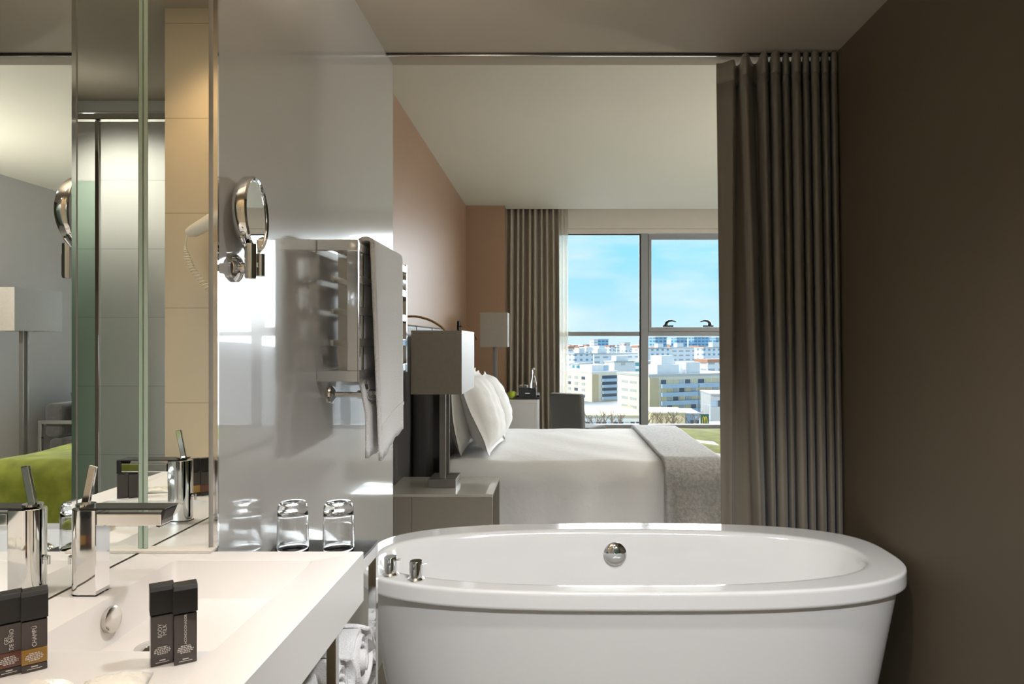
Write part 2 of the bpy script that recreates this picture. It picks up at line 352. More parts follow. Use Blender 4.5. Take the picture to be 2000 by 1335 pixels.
# ------------------------------------------------------------------ faucet
def faucet():
    ox, oy = -0.793, 1.158
    t = thing('faucet', (ox, oy, CZ), 'square chrome mixer tap standing between basin and mirror', 'faucet')
    def plan(x0, x1, w, z, n=10):   # flat front (towards the basin), round back
        pts = [Vector((x1, -w, z)), Vector((x1, w, z))]
        for k in range(n + 1):
            a = math.pi / 2 + math.pi * k / n
            pts.append(Vector((x0 + w + w * math.cos(a), w * math.sin(a), z)))
        return pts
    b = MB(); b.rings([plan(-0.026, 0.027, 0.0205, 0.0), plan(-0.026, 0.027, 0.0205, 0.0022)], True, True, True)
    b.build('base', M['chrome'], t, smooth='auto')
    b = MB(); b.rings([plan(-0.024, 0.025, 0.0185, 0.003), plan(-0.024, 0.025, 0.0185, 0.146)], True, True, True)
    b.build('body', M['chrome'], t, smooth='auto', bevel=0.0012)
    b = MB()
    b.box(0.0255, 0.135, -0.0185, 0.0185, 0.120, 0.140)
    b.build('spout', M['chrome'], t, bevel=0.0015)
    b = MB()
    b.box(-0.002, 0.142, -0.0205, 0.0205, 0.1465, 0.1495)
    b.rings([[Vector((0.136, -0.0185, 0.146)), Vector((0.142, -0.0185, 0.146)), Vector((0.142, 0.0185, 0.146)), Vector((0.136, 0.0185, 0.146))],
             [Vector((0.124, -0.016, 0.118)), Vector((0.130, -0.016, 0.116)), Vector((0.130, 0.016, 0.116)), Vector((0.124, 0.016, 0.118))]], True, True, True)
    b.build('lip', M['rail_dark'], t, bevel=0.001)
    b = MB(); b.lathe([(0.0, 0), (0.015, 0), (0.015, 0.0035), (0.0, 0.0035)], (-0.004, 0, 0.1497), 24)
    b.build('cap', M['chrome'], t, smooth='auto')
    b = MB(); q = Matrix.Translation((-0.004, 0, 0.152)) @ Matrix.Rotation(math.radians(11), 4, 'Y')
    b.box(-0.0065, 0.0065, -0.003, 0.003, 0.0, 0.066, mx_=q)
    b.build('lever', M['chrome'], t, bevel=0.0012)
    b = MB(); b.tube([(-0.024, 0, 0.062), (-0.030, 0, 0.062)], 0.004, 10).cyl((-0.0315, 0, 0.05), (-0.0315, 0, 0.064), 0.0025)
    b.build('popup_rod', M['chrome'], t, smooth='auto')
faucet()

# ------------------------------------------------------------------ toiletry bottles
def text_mesh(txt, size, m, name, parent, mtx):
    cu = bpy.data.curves.new('t', 'FONT'); cu.body = txt; cu.size = size; cu.align_x = 'CENTER'; cu.align_y = 'CENTER'; cu.extrude = 0.00008
    cu.space_line = 0.8
    tmp = bpy.data.objects.new('t', cu); C.objects.link(tmp)
    dg = bpy.context.evaluated_depsgraph_get(); me = bpy.data.meshes.new_from_object(tmp.evaluated_get(dg))
    bpy.data.objects.remove(tmp); me.name = name
    me.transform(mtx)
    ob = bpy.data.objects.new(name, me); C.objects.link(ob); me.materials.clear(); me.materials.append(m); ob.parent = parent
    return ob
def bottle(px, d, rz, txt, label, liquid=None, tsize=0.0068):
    x = (px - VX) * d / F
    t = thing('toiletry_bottle', (x, d, CZ), label, 'bottle', rz, 'small dark toiletry bottles on the counter')
    hw, hd = 0.0135, 0.0105
    b = MB().box(-hw, hw, -hd, hd, 0.0, 0.010 if liquid else 0.066)
    b.build('body', M['bottle_brown'], t, bevel=0.0012)
    if liquid:
        MB().box(-hw, hw, -hd, hd, 0.0102, 0.030).build('liquid', M[liquid], t, bevel=0.0008)['label'] = 'bottle section tinted by its contents'
        MB().box(-hw, hw, -hd, hd, 0.0302, 0.066).build('upper_body', M['bottle_brown'], t, bevel=0.0008)
    MB().box(-0.008, 0.008, -0.007, 0.007, 0.066, 0.068).build('neck', M['cap'], t)
    c = MB()
    pr = [(-hd - 0.001, 0.068), (hd + 0.001, 0.068), (hd + 0.001, 0.104), (-hd + 0.002, 0.104), (-hd - 0.001, 0.0985)]
    c.rings([[Vector((sx * (hw + 0.0008), y, z)) for y, z in pr] for sx in (-1, 1)], True, True, True)
    c.build('cap', M['cap'], t, bevel=0.0006)
    R0 = Matrix.Rotation(math.pi / 2, 4, 'X')
    up = Matrix.Translation((0, -hd - 0.0003, 0.046)) @ R0 @ Matrix.Rotation(math.pi / 2, 4, 'Z')
    text_mesh(txt, tsize, M['print'], 'lettering', t, up)
    b = MB(); rnd = random.Random(px)
    for k, z in enumerate((0.0235, 0.0213, 0.0191, 0.0169, 0.0147)):
        l = (0.0055, 0.0085, 0.0095, 0.0095, 0.006)[k]; xx = -l
        while xx < l - 0.001:
            wd = rnd.uniform(0.0012, 0.003); b.box(xx, min(l, xx + wd), -hd - 0.0004, -hd - 0.0001, z, z + 0.0012); xx += wd + 0.0007
    b.box(-0.0035, 0.0035, -hd - 0.0004, -hd - 0.0001, 0.0062, 0.0075)
    b.box(-0.008, 0.008, -hd - 0.0004, -hd - 0.0001, 0.0038, 0.0045)
    b.build('fine_print', M['print'], t)
    return t
bottle(316, 0.910, math.radians(34), 'BODY\nMILK', 'slim dark bottle lettered BODY MILK on basin edge')
bottle(361.5, 0.914, math.radians(32), 'ACONDICIONADOR', 'slim dark bottle lettered ACONDICIONADOR on basin edge', tsize=0.0042)
bottle(17, 0.880, math.radians(41), 'GEL\nDE BAÑO', 'dark bottle lettered GEL DE BAÑO at left end of counter', 'bottle_red', tsize=0.0062)
bottle(67, 0.892, math.radians(39), 'CHAMPÚ', 'dark bottle lettered CHAMPÚ with amber base', 'bottle_amber', tsize=0.0066)

# wrapped soap near the front of the counter
t = thing('soap_packet', (-0.545, 0.842, CZ), 'pale translucent soap packet lying before the dark bottles', 'soap', math.radians(18))
b = MB()
def sp_(u, v):
    x = (u - .5) * 0.075; y = (v - .5) * 0.05
    e1 = max(0, 1 - abs(2 * u - 1) ** 4) * max(0, 1 - abs(2 * v - 1) ** 4)
    return x, y, 0.0015 + 0.011 * e1 + 0.001 * math.sin(u * 23 + v * 9) * e1
b.grid(sp_, 20, 14); b.build('wrapper', M['wrapper'], t, smooth=True, solid=0.001)
MB().box(-0.024, 0.024, -0.015, 0.015, 0.001, 0.0095).build('soap', M['plastic'], t, bevel=0.003)
t = thing('paper_sachet', (-0.60, 0.822, CZ), 'folded pale paper sachet lying at front of counter', 'sachet', math.radians(-24))
b = MB(); b.grid(lambda u, v: ((u - .5) * .085, (v - .5) * .05, 0.002 + 0.010 * (1 - abs(2 * v - 1)) + 0.001 * math.sin(9 * u)), 8, 6); b.build('paper', M['wrapper'], t, solid=0.001)

# ------------------------------------------------------------------ hair dryer on the partition (seen in the mirrors)
t = thing('hair_dryer', (-0.50, 0.36, 1.70), 'cream hair dryer on tiled partition, reflected in narrow mirror', 'hair dryer')
MB().box(-0.14, -0.03, 0.001, 0.07, -0.06, 0.09).build('holder', M['plastic'], t, bevel=0.015, bseg=3)
b = MB(); b.tube([(0.078, 0.085, -0.035), (0.06, 0.085, -0.028), (0.0, 0.085, 0.004), (-0.06, 0.085, 0.035), (-0.10, 0.085, 0.05)], [0.014, 0.021, 0.026, 0.030, 0.033], 16)
b.build('handle', M['plastic'], t, smooth='auto')
MB().cyl((-0.09, 0.06, 0.045), (-0.09, 0.16, 0.045), 0.036, 0.028).build('nozzle', M['plastic'], t, smooth='auto')
b = MB(); pts = []
ctrl = [Vector((0.078, 0.085, -0.036)), Vector((0.085, 0.085, -0.09)), Vector((0.062, 0.08, -0.16)), Vector((0.0, 0.07, -0.235)), Vector((-0.07, 0.06, -0.27)), Vector((-0.11, 0.04, -0.18)), Vector((-0.10, 0.03, -0.06))]
def cat(P, u):
    n = len(P) - 1; f_ = min(u * n, n - 1e-6); i = int(f_); q = f_ - i
    p0, p1, p2, p3 = P[max(i - 1, 0)], P[i], P[i + 1], P[min(i + 2, n)]
    return 0.5 * ((2 * p1) + (p2 - p0) * q + (2 * p0 - 5 * p1 + 4 * p2 - p3) * q * q + (3 * p1 - p0 - 3 * p2 + p3) * q ** 3)
for i in range(901):
    u = i / 900; p = cat(ctrl, u); a = u * 2 * math.pi * 48; rr = 0.009 * min(1, max(0, u - 0.12) * 9)
    tg = (cat(ctrl, min(1, u + .01)) - cat(ctrl, max(0, u - .01))).normalized(); n1 = tg.cross(Vector((0, 1, 0))).normalized()
    pts.append(p + n1 * rr * math.cos(a) + Vector((0, 1, 0)) * rr * math.sin(a))
b.tube(pts, 0.0022, 6); b.build('coiled_cord', M['plastic'], t, smooth=True)

# shower screen behind the camera (seen in the mirrors)
t = thing('shower_screen', (0.62, -0.20, 0), 'green-tinted glass shower screen with chrome top rail, seen in mirror', 'shower screen')
MB().box(-0.29, 0.535, -0.004, 0.004, 0.004, 1.996).build('glass', M['shower_glass'], t)
MB().box(-0.914, 0.538, -0.02, 0.02, 2.262, 2.29).build('rail', M['chrome'], t, bevel=0.003)
MB().box(-0.31, -0.292, -0.008, 0.008, 0.001, 2.261).build('post', M['chrome'], t, bevel=0.002)

# ------------------------------------------------------------------ glass-topped rack, tumblers, rolled towels
RX0, RX1, RY0, RY1, RZ = -0.690, -0.452, 1.408, 1.745, 0.784
t = thing('towel_rack', ((RX0 + RX1) / 2, (RY0 + RY1) / 2, 0), 'chrome framed rack with black glass top between counter and tub', 'rack')
hx, hy = (RX1 - RX0) / 2, (RY1 - RY0) / 2
MB().box(-hx, hx, -hy, hy, RZ - 0.008, RZ).build('glass_top', M['black_glass'], t, bevel=0.001)['label'] = 'black glass top'
for sx in (-1, 1):
    for sy in (-1, 1):
        MB().box(sx * hx - (0.02 if sx > 0 else 0), sx * hx + (0.02 if sx < 0 else 0), sy * hy - (0.02 if sy > 0 else 0), sy * hy + (0.02 if sy < 0 else 0), 0, RZ - 0.0385).build('leg', M['chrome'], t, bevel=0.001)
b = MB()
for y in (-hy, hy - 0.02): b.box(-hx, hx, y, y + 0.02, RZ - 0.038, RZ - 0.0085)
for x in (-hx, hx - 0.02): b.box(x, x + 0.02, -hy + 0.0205, hy - 0.0205, RZ - 0.038, RZ - 0.0085)
b.build('top_frame', M['chrome'], t, bevel=0.001)
for zz in (0.43, 0.14):
    b = MB()
    for y in (-hy + 0.001, hy - 0.016): b.box(-hx + 0.0205, hx - 0.0205, y, y + 0.015, zz, zz + 0.015)
    for x in (-hx + 0.001, hx - 0.016): b.box(x, x + 0.015, -hy + 0.0205, hy - 0.0205, zz, zz + 0.015)
    for k in range(1, 8): b.box(-hx + 0.0165, hx - 0.0165, -hy + 0.03 + k * 0.032, -hy + 0.036 + k * 0.032, zz + 0.004, zz + 0.012)
    b.build('shelf', M['chrome'], t)

def roll(loc, length, r, label, rz):
    t = thing('rolled_towel', loc, label, 'towel', rz, 'white rolled towels on the rack')
    prof = []; turns = 3.2; n = 80
    inner = [(r * (0.16 + 0.84 * i / n) * math.cos(2 * math.pi * turns * i / n), r * (0.16 + 0.84 * i / n) * math.sin(2 * math.pi * turns * i / n)) for i in range(n + 1)]
    b = MB()
    rg = []
    for j in range(9):
        v = j / 8 - .5; sq = 1 - 0.10 * abs(2 * v) ** 6
        rg.append([Vector((v * length + 0.012 * math.sin(i * 0.11), inner[i][0] * sq * 1.08, r + inner[i][1] * sq * 0.98)) for i in range(n + 1)])
    b.rings(rg, False); b.build('terry_roll', M['towel'], t, smooth=True, solid=0.010)
    MB().cyl((-length / 2 + 0.01, 0, r), (length / 2 - 0.01, 0, r), r * 0.9, seg=20).build('core', M['towel'], t, smooth='auto')
    return t
roll((-0.575, 1.500, 0.446), 0.21, 0.074, 'rolled white towel under the counter, nearer of the two', 0.0)
roll((-0.568, 1.658, 0.446), 0.20, 0.074, 'rolled white towel on rack shelf, right beside the tub', 0.05)

def tumbler(x, d, label):
    t = thing('tumbler', (x, d, RZ), label, 'glass', group='upturned tumblers on the rack')
    b = MB()   # upside down: open rim at the bottom
    pr = [(0.0370, 0.0), (0.0372, 0.012), (0.0362, 0.060), (0.0352, 0.100), (0.0335, 0.112), (0.0290, 0.118), (0.0, 0.1175)]
    pi = [(0.0, 0.094), (0.020, 0.0945), (0.0300, 0.092), (0.0330, 0.084), (0.0342, 0.055), (0.0350, 0.010), (0.0352, 0.0)]
    seg = 40; full = pr + pi
    b.lathe([(max(r, 1e-7), z) for r, z in full], (0, 0, 0.0004), seg)
    # close the rim
    bmesh.ops.holes_fill(b.bm, edges=[e_ for e_ in b.bm.edges if e_.is_boundary], sides=0)
    b.bm.free(); b = MB()
    rg = [[Vector((r * math.cos(2 * math.pi * i / seg), r * math.sin(2 * math.pi * i / seg), z + 0.0004)) for i in range(seg)] for r, z in [(max(r, 0.0004), z) for r, z in full]]
    rg.append(rg[0])
    vv = [[b.bm.verts.new(p) for p in r] for r in rg[:-1]]; vv.append(vv[0])
    for A, B in zip(vv[:-1], vv[1:]):
        for i in range(seg):
            j = (i + 1) % seg; b.bm.faces.new((A[i], A[j], B[j], B[i]))
    b.build('glass', M['tumbler'], t, smooth=True)
tumbler(-0.636, 1.655, 'upturned clear tumbler nearer the lacquered wall')
tumbler(-0.525, 1.655, 'upturned clear tumbler nearer the bathtub')

# ------------------------------------------------------------------ shaving mirror
t = thing('shaving_mirror', (XP, 1.475, 1.450), 'round chrome shaving mirror on hinged wall arm', 'mirror')
MB().lathe([(0.0, 0.0), (0.030, 0.0), (0.030, 0.006), (0.024, 0.012), (0.012, 0.018), (0.011, 0.03), (0.0, 0.03)], (0.0005, 0, 0), 32, axis=(1, 0, 0)).build('wall_plate', M['chrome'], t, smooth='auto')
b = MB(); b.cyl((0.026, 0, 0), (0.046, -0.018, 0), 0.008, seg=16); b.cyl((0.046, -0.022, -0.022), (0.046, -0.022, 0.050), 0.0125, seg=24); b.cyl((0.046, -0.022, -0.024), (0.046, -0.022, -0.0215), 0.0115, seg=24)
b.build('arm', M['chrome'], t, smooth='auto')
b = MB(); b.cyl((0.062, -0.008, -0.018), (0.062, -0.008, 0.030), 0.0085, seg=18); b.box(0.046, 0.062, -0.022, -0.008, 0.0, 0.010); b.build('hinge', M['chrome'], t, smooth='auto', bevel=0.001)
R = 0.082
nrm = Vector((0.99, 0.12, 0.02)).normalized()
cen = Vector((0.036, 0.020, 0.120))
b = MB(); b.lathe([(0.0, -0.026), (R - 0.014, -0.026), (R - 0.003, -0.018), (R, -0.010), (R, 0.004), (R - 0.004, 0.0075), (R - 0.009, 0.005), (R - 0.010, 0.002)], cen, 64, axis=nrm); b.build('frame', M['chrome'], t, smooth='auto')
b = MB(); b.lathe([(0.0, 0.0), (R - 0.0095, 0.0), (R - 0.0095, 0.0030), (0.0, 0.0030)], cen, 64, axis=nrm); b.build('glass', M['mirror'], t, smooth='auto')
b = MB()
cc = cen - nrm * 0.006
b.tube([cc + Matrix.Rotation(math.radians(a), 3, nrm) @ Vector((0, 0, -(R + 0.006))) for a in range(-48, 49, 6)], 0.005, 10)
b.cyl((0.040, 0.000, 0.024), cc + Vector((0, 0, -R - 0.002)), 0.008, seg=16)
b.build('fork', M['chrome'], t, smooth='auto')

# ------------------------------------------------------------------ towel radiator
def towel_radiator():
    XF = -0.573; y0, y1 = 1.985, 2.650; z0, z1 = 1.175, 1.590
    t = thing('towel_radiator', (XP, y0, z0), 'chrome ladder towel radiator projecting from lacquered wall', 'radiator')
    hz = z1 - z0; xf = XF - XP; ly = y1 - y0; w = 0.032; th = 0.014
    for name, ya in (('near_frame', 0.0), ('far_frame', ly - th)):
        b = MB().box(0.0005, xf, ya, ya + th, hz - w, hz).box(0.0005, xf, ya, ya + th, 0, w).box(xf - w, xf, ya, ya + th, w, hz - w)
        b.build('end_frame', M['chrome'], t, bevel=0.0015)
    for k in range(5):
        z = w * 0.2 + k * (hz - w * 1.2) / 4
        MB().box(xf - 0.014, xf - 0.002, th + 0.0005, ly - th - 0.0005, z, z + 0.026).build('rung', M['chrome'], t, bevel=0.0015)
    for k in range(5):
        z = w * 0.2 + k * (hz - w * 1.2) / 4
        MB().box(xf - 0.085, xf - 0.075, th + 0.0005, ly - th - 0.0005, z + 0.003, z + 0.022).build('rung', M['steel'], t, bevel=0.0015)
    MB().box(xf - 0.09, xf - 0.0145, 0.10, 0.112, 0.005, hz - 0.01).build('inner_post', M['steel'], t)
    zc = -0.047; yv = 0.125
    b = MB(); b.lathe([(0.0, 0.0), (0.028, 0.0), (0.027, 0.006), (0.016, 0.013), (0.010, 0.016), (0.0, 0.016)], (0.0005, yv, zc), 28, axis=(1, 0, 0)); b.build('wall_flange', M['chrome'], t, smooth='auto')
    b = MB(); b.cyl((0.014, yv, zc), (0.10, yv, zc), 0.0085, seg=18); b.cyl((0.084, yv, zc), (0.098, yv, zc), 0.013, seg=6); b.cyl((0.098, yv, zc), (0.112, yv, zc), 0.011, seg=18); b.cyl((0.105, yv, zc), (0.105, yv, 0.0), 0.008, seg=14); b.cyl((0.105, yv, -0.030), (0.105, yv, -0.015), 0.012, seg=6)
    b.build('valve_pipe', M['chrome'], t, smooth='auto')
    b = MB(); b.cyl((0.113, yv, zc), (0.120, yv, zc), 0.009, seg=14); b.cyl((0.120, yv, zc), (0.146, yv, zc), 0.0165, 0.0155, seg=8); b.build('valve_knob', M['chrome'], t, smooth='auto', bevel=0.001)
    b = MB(); b.cyl((0.105, ly - 0.06, -0.045), (0.105, ly - 0.06, 0.0), 0.008, seg=14); b.cyl((0.001, ly - 0.06, -0.04), (0.112, ly - 0.06, -0.04), 0.008, seg=14); b.build('return_pipe', M['chrome'], t, smooth='auto')
    # towel folded over the front top rail
    tw = thing('hanging_towel', (XF, 2.05, z1), 'white towel folded over the chrome towel radiator', 'towel')
    prof = []
    for s_ in range(25):
        z_ = -0.655 + 0.655 * s_ / 24; q = min(1, max(0, (-0.40 - z_) / 0.12)); prof.append((-0.026 + 0.024 * q, z_))
    for k in range(1, 8):
        a = math.pi - math.pi * k / 8; prof.append((-0.006 + 0.020 * math.cos(a), 0.006 + 0.012 * math.sin(a)))
    for s_ in range(25): prof.append((0.014 + 0.004 * s_ / 24, -0.662 * s_ / 24))
    def f(u, v):
        x, z = prof[min(len(prof) - 1, int(round(v * (len(prof) - 1))))]
        fr = v > 0.5
        y = 0.035 + 0.395 * u
        dn = min(1, max(0, -z / 0.66))
        x += 0.004 * math.sin(u * 5.2 + 0.8) * dn * (1 if fr else 0.4) + (0.020 * (1 - u) ** 2 * dn if fr else 0)
        z += (0.045 * u if fr else 0.02 * u) * dn + 0.003 * math.sin(u * 21) * dn
        return (x, y, z)
    b = MB(); b.grid(f, 22, len(prof) - 1); b.build('terry_cloth', M['towel'], tw, smooth=True, solid=0.012)
    b = MB()
    b.grid(lambda u, v: (0.0255 + 0.0034 * math.sin(u * 5.2 + 0.8) + 0.017 * (1 - u) ** 2, 0.036 + 0.393 * u, -0.555 + 0.040 * u - 0.012 * v), 22, 2); b.build('woven_band', M['towel'], tw, solid=0.002)
towel_radiator()

# ------------------------------------------------------------------ bathtub
def bathtub():
    cx, cy, a, bb, n0 = 0.249, 2.305, 0.888, 0.376, 2.9
    t = thing('bathtub', (cx, cy, 0), 'oval white freestanding bathtub with wide flat rim', 'bathtub')
    N = 128
    def ring(ox, oy, a, b, n, z):
        r = []
        for i in range(N):
            th = 2 * math.pi * i / N; c, s = math.cos(th), math.sin(th)
            r.append(Vector((ox + a * math.copysign(abs(c) ** (2 / n), c), oy + b * math.copysign(abs(s) ** (2 / n), s), z)))
        return r
    sk = [ring(0, 0, a - 0.12, bb - 0.09, n0, 0.0), ring(0, 0, a - 0.115, bb - 0.085, n0, 0.02), ring(0, 0, a - 0.085, bb - 0.064, n0, 0.18), ring(0, 0, a - 0.048, bb - 0.042, n0, 0.38), ring(0, 0, a - 0.022, bb - 0.020, n0, 0.526)]
    b = MB(); b.rings(sk, True, True, False); b.build('skirt', M['acrylic'], t, smooth=True)
    ai, bi, ox, oy, ni = 0.808, 0.2925, -0.028, -0.0185, 2.5
    rg = [ring(0, 0, a - 0.03, bb - 0.03, n0, 0.526), ring(0, 0, a - 0.004, bb - 0.004, n0, 0.526), ring(0, 0, a, bb, n0, 0.530), ring(0, 0, a, bb, n0, 0.536), ring(0, 0, a, bb, n0, 0.568), ring(0, 0, a, bb, n0, 0.573),
          ring(0, 0, a - 0.002, bb - 0.002, n0, 0.578), ring(0, 0, a - 0.006, bb - 0.006, n0, 0.580), ring(0, 0, a - 0.014, bb - 0.014, n0, 0.580), ring(ox, oy, ai + 0.016, bi + 0.016, ni, 0.580),
          ring(ox, oy, ai + 0.006, bi + 0.006, ni, 0.580), ring(ox, oy, ai - 0.004, bi - 0.004, ni, 0.577), ring(ox, oy, ai - 0.012, bi - 0.010, ni, 0.566),
          ring(ox, oy, ai - 0.05, bi - 0.03, ni, 0.46), ring(ox, oy, ai - 0.12, bi - 0.055, ni, 0.28), ring(ox, oy, ai - 0.19, bi - 0.085, ni, 0.17), ring(ox, oy, ai - 0.27, bi - 0.13, ni, 0.135), ring(ox, oy, 0.2, 0.05, 2, 0.13)]
    b = MB(); b.rings(rg, True, False, True); b.build('basin', M['acrylic'], t, smooth=True)
    # overflow rosette on the far inside wall
    zc = 0.497; yv = oy + bi - 0.027
    b = MB(); b.lathe([(0.0, 0.016), (0.020, 0.0155), (0.036, 0.012), (0.0425, 0.006), (0.043, 0.0), (0.0, 0.0)], (0.227 - cx, yv, zc), 40, axis=(0, -1, 0.2)); b.build('overflow', M['chrome'], t, smooth='auto')
    for px_, py_ in ((-0.500, 2.078), (-0.4140, 2.036)):
        b = MB(); b.lathe([(0.0, 0.0), (0.0255, 0.0), (0.0255, 0.004), (0.0215, 0.008), (0.0195, 0.010), (0.0195, 0.054), (0.0180, 0.057), (0.0, 0.057)], (px_ - cx, py_ - cy, 0.5802), 36)
        kb = b.build('tap_knob', M['chrome'], t, smooth='auto')
        b = MB(); b.cyl((px_ - cx + 0.018, py_ - cy, 0.626), (px_ - cx + 0.030, py_ - cy + 0.004, 0.626), 0.0035, seg=12); b.build('pin', M['chrome'], kb, smooth='auto')
    b = MB(); b.lathe([(0.0, 0.006), (0.03, 0.005), (0.034, 0.0), (0.0, 0.0)], (0, 0, 0.1302), 28); b.build('drain', M['chrome'], t, smooth='auto')
bathtub()

# ------------------------------------------------------------------ curtains
def curtain_surface(path, z0, z1, nz, flare=0.0, sway=0.0, seed=1, sharp=1.0):
    """path: list of (x, y) along the top; lower down the folds drift a little."""
    rnd = random.Random(seed); n = len(path); ph = [rnd.uniform(0, 6.28) for _ in range(4)]
    mx0 = sum(p[0] for p in path) / n; my0 = sum(p[1] for p in path) / n
    b = MB(); rg = []
    for j in range(nz + 1):
        v = j / nz; z = z1 + (z0 - z1) * v; r = []
        for i, (x, y) in enumerate(path):
            u = i / (n - 1)
            dx = sway * v * math.sin(5.0 * u + ph[0]) + 0.4 * sway * math.sin(3.0 * v + 9 * u + ph[1]) * v
            r.append(Vector((mx0 + (x - mx0) * (1 + flare * v) + dx, my0 + (y - my0) * (1 + 0.25 * v) + 0.3 * sway * v * math.sin(11 * u + ph[2]), z)))
        rg.append(r)
    b.rings(rg, False); return b
def fold_path(knots, y0, per):
    """knots: list of (x, depth offset); smooth spline through them."""
    P = [Vector((x, y0 + o, 0)) for x, o in knots]; out = []
    for i in range(len(P) - 1):
        for k in range(per):
            q = cat(P, (i + k / per) / (len(P) - 1)); out.append((q.x, q.y))
    out.append((P[-1].x, P[-1].y)); return out
# bathroom curtain: flat leading edge, then bunched folds against the right wall
def px2x(px, d): return (px - VX) * d / F
Y0 = 2.885   # (place of the fold at the top, at the floor, depth offset)
folds = [(1399, 1411, 0.0), (1412, 1419, -0.006), (1428, 1426, -0.016), (1434, 1431, 0.0), (1437, 1436, 0.080), (1446, 1472, 0.070), (1450, 1487, -0.020), (1459, 1497, -0.030),
    (1468, 1503, 0.075), (1478, 1506, 0.080), (1487, 1510, -0.018), (1496, 1518, -0.030), (1500, 1521, 0.065), (1504, 1523, 0.065), (1509, 1526, -0.030), (1520, 1540, -0.036),
    (1524, 1543, 0.06), (1528, 1546, 0.06), (1531, 1549, -0.010), (1538, 1554, -0.016), (1541, 1557, 0.055), (1546, 1562, 0.055), (1550, 1565, -0.030), (1561, 1578, -0.036),
    (1564, 1581, 0.06), (1567, 1584, 0.06), (1570, 1587, -0.02), (1577, 1595, -0.026), (1580, 1598, 0.055), (1584, 1602, 0.055), (1587, 1605, -0.030), (1597, 1616, -0.035),
    (1600, 1619, 0.06), (1603, 1622, 0.06), (1607, 1625, -0.02), (1615, 1632, -0.028), (1618, 1635, 0.05), (1622, 1638, 0.05), (1626, 1641, -0.026), (1633, 1647, -0.026), (1637, 1650, 0.03)]
def sm(k): k = min(1, max(0, k)); return k * k * (3 - 2 * k)
def curtain_path(v):
    kn = [(px2x(a_ + (b_ - a_) * v, Y0 + o_), o_) for a_, b_, o_ in folds]; out = []
    for x, y in fold_path(kn, Y0, 4):
        y2 = y - 0.085 * sm((x - 0.70) / 0.14) - 0.075 * v * sm((x - 0.88) / 0.22)   # the track bends towards the bath at its right end
        out.append((min(1.155, x * y2 / y), y2))
    return out
def curtain_part(name, z1, z0, n, thick):
    b = MB(); rg = []
    for k in range(n + 1):
        z = z1 + (z0 - z1) * k / n; v = max(0.0, (ZB - 0.10 - z) / (ZB - 0.10)) ** 0.9
        rg.append([Vector((x - 0.92, y - 2.81, z)) for x, y in curtain_path(v)])
    b.rings(rg, False); return b.build(name, M['curtain'], t, smooth=True, solid=thick)
t = thing('curtain', (0.92, 2.81, 0), 'floor-length dark taupe curtain drawn to right of the bathtub', 'curtain')
curtain_part('fabric', ZB - 0.095, 0.012, 26, 0.003)
curtain_part('heading', ZB - 0.011, ZB - 0.096, 3, 0.005)

# bedroom drape and sheer left of the window
def wave_path(x0, x1, y0, amp, folds, per=8, seed=0):
    rnd = random.Random(seed); ks = []
    n = folds * 2
    for i in range(n + 1):
        x = x0 + (x1 - x0) * i / n + rnd.uniform(-.2, .2) * (x1 - x0) / n
        ks.append((x, (amp if i % 2 else -amp) * rnd.uniform(.6, 1.1)))
    return fold_path(ks, y0, per)
t = thing('curtain', (-0.2, 7.66, 0), 'beige linen curtain gathered at left side of the window', 'curtain')
b = curtain_surface([(x + 0.2, y - 7.66) for x, y in wave_path(-0.545, 0.04, 7.66, 0.045, 9, seed=4)], 0.01, 2.90, 14, flare=0.03, sway=0.012, seed=5)
b.build('fabric', M['drape'], t, smooth=True, solid=0.003)
t = thing('sheer_curtain', (0.1, 7.76, 0), 'cream sheer curtain edge beside the window pane', 'curtain')
b = curtain_surface([(x - 0.1, y - 7.76) for x, y in wave_path(-0.06, 0.155, 7.76, 0.025, 6, seed=6)], 0.01, 2.90, 10, flare=0.10, sway=0.008, seed=8)
b.build('fabric', M['sheer'], t, smooth=True)
t = thing('curtain', (2.95, 7.68, 0), 'beige linen curtain at right end of window, behind taupe curtain', 'curtain')
b = curtain_surface([(x - 2.95, y - 7.68) for x, y in wave_path(2.72, 3.17, 7.68, 0.045, 8, seed=9)], 0.01, 2.90, 10, flare=0.0, sway=0.01, seed=10)
b.build('fabric', M['drape'], t, smooth=True, solid=0.003)

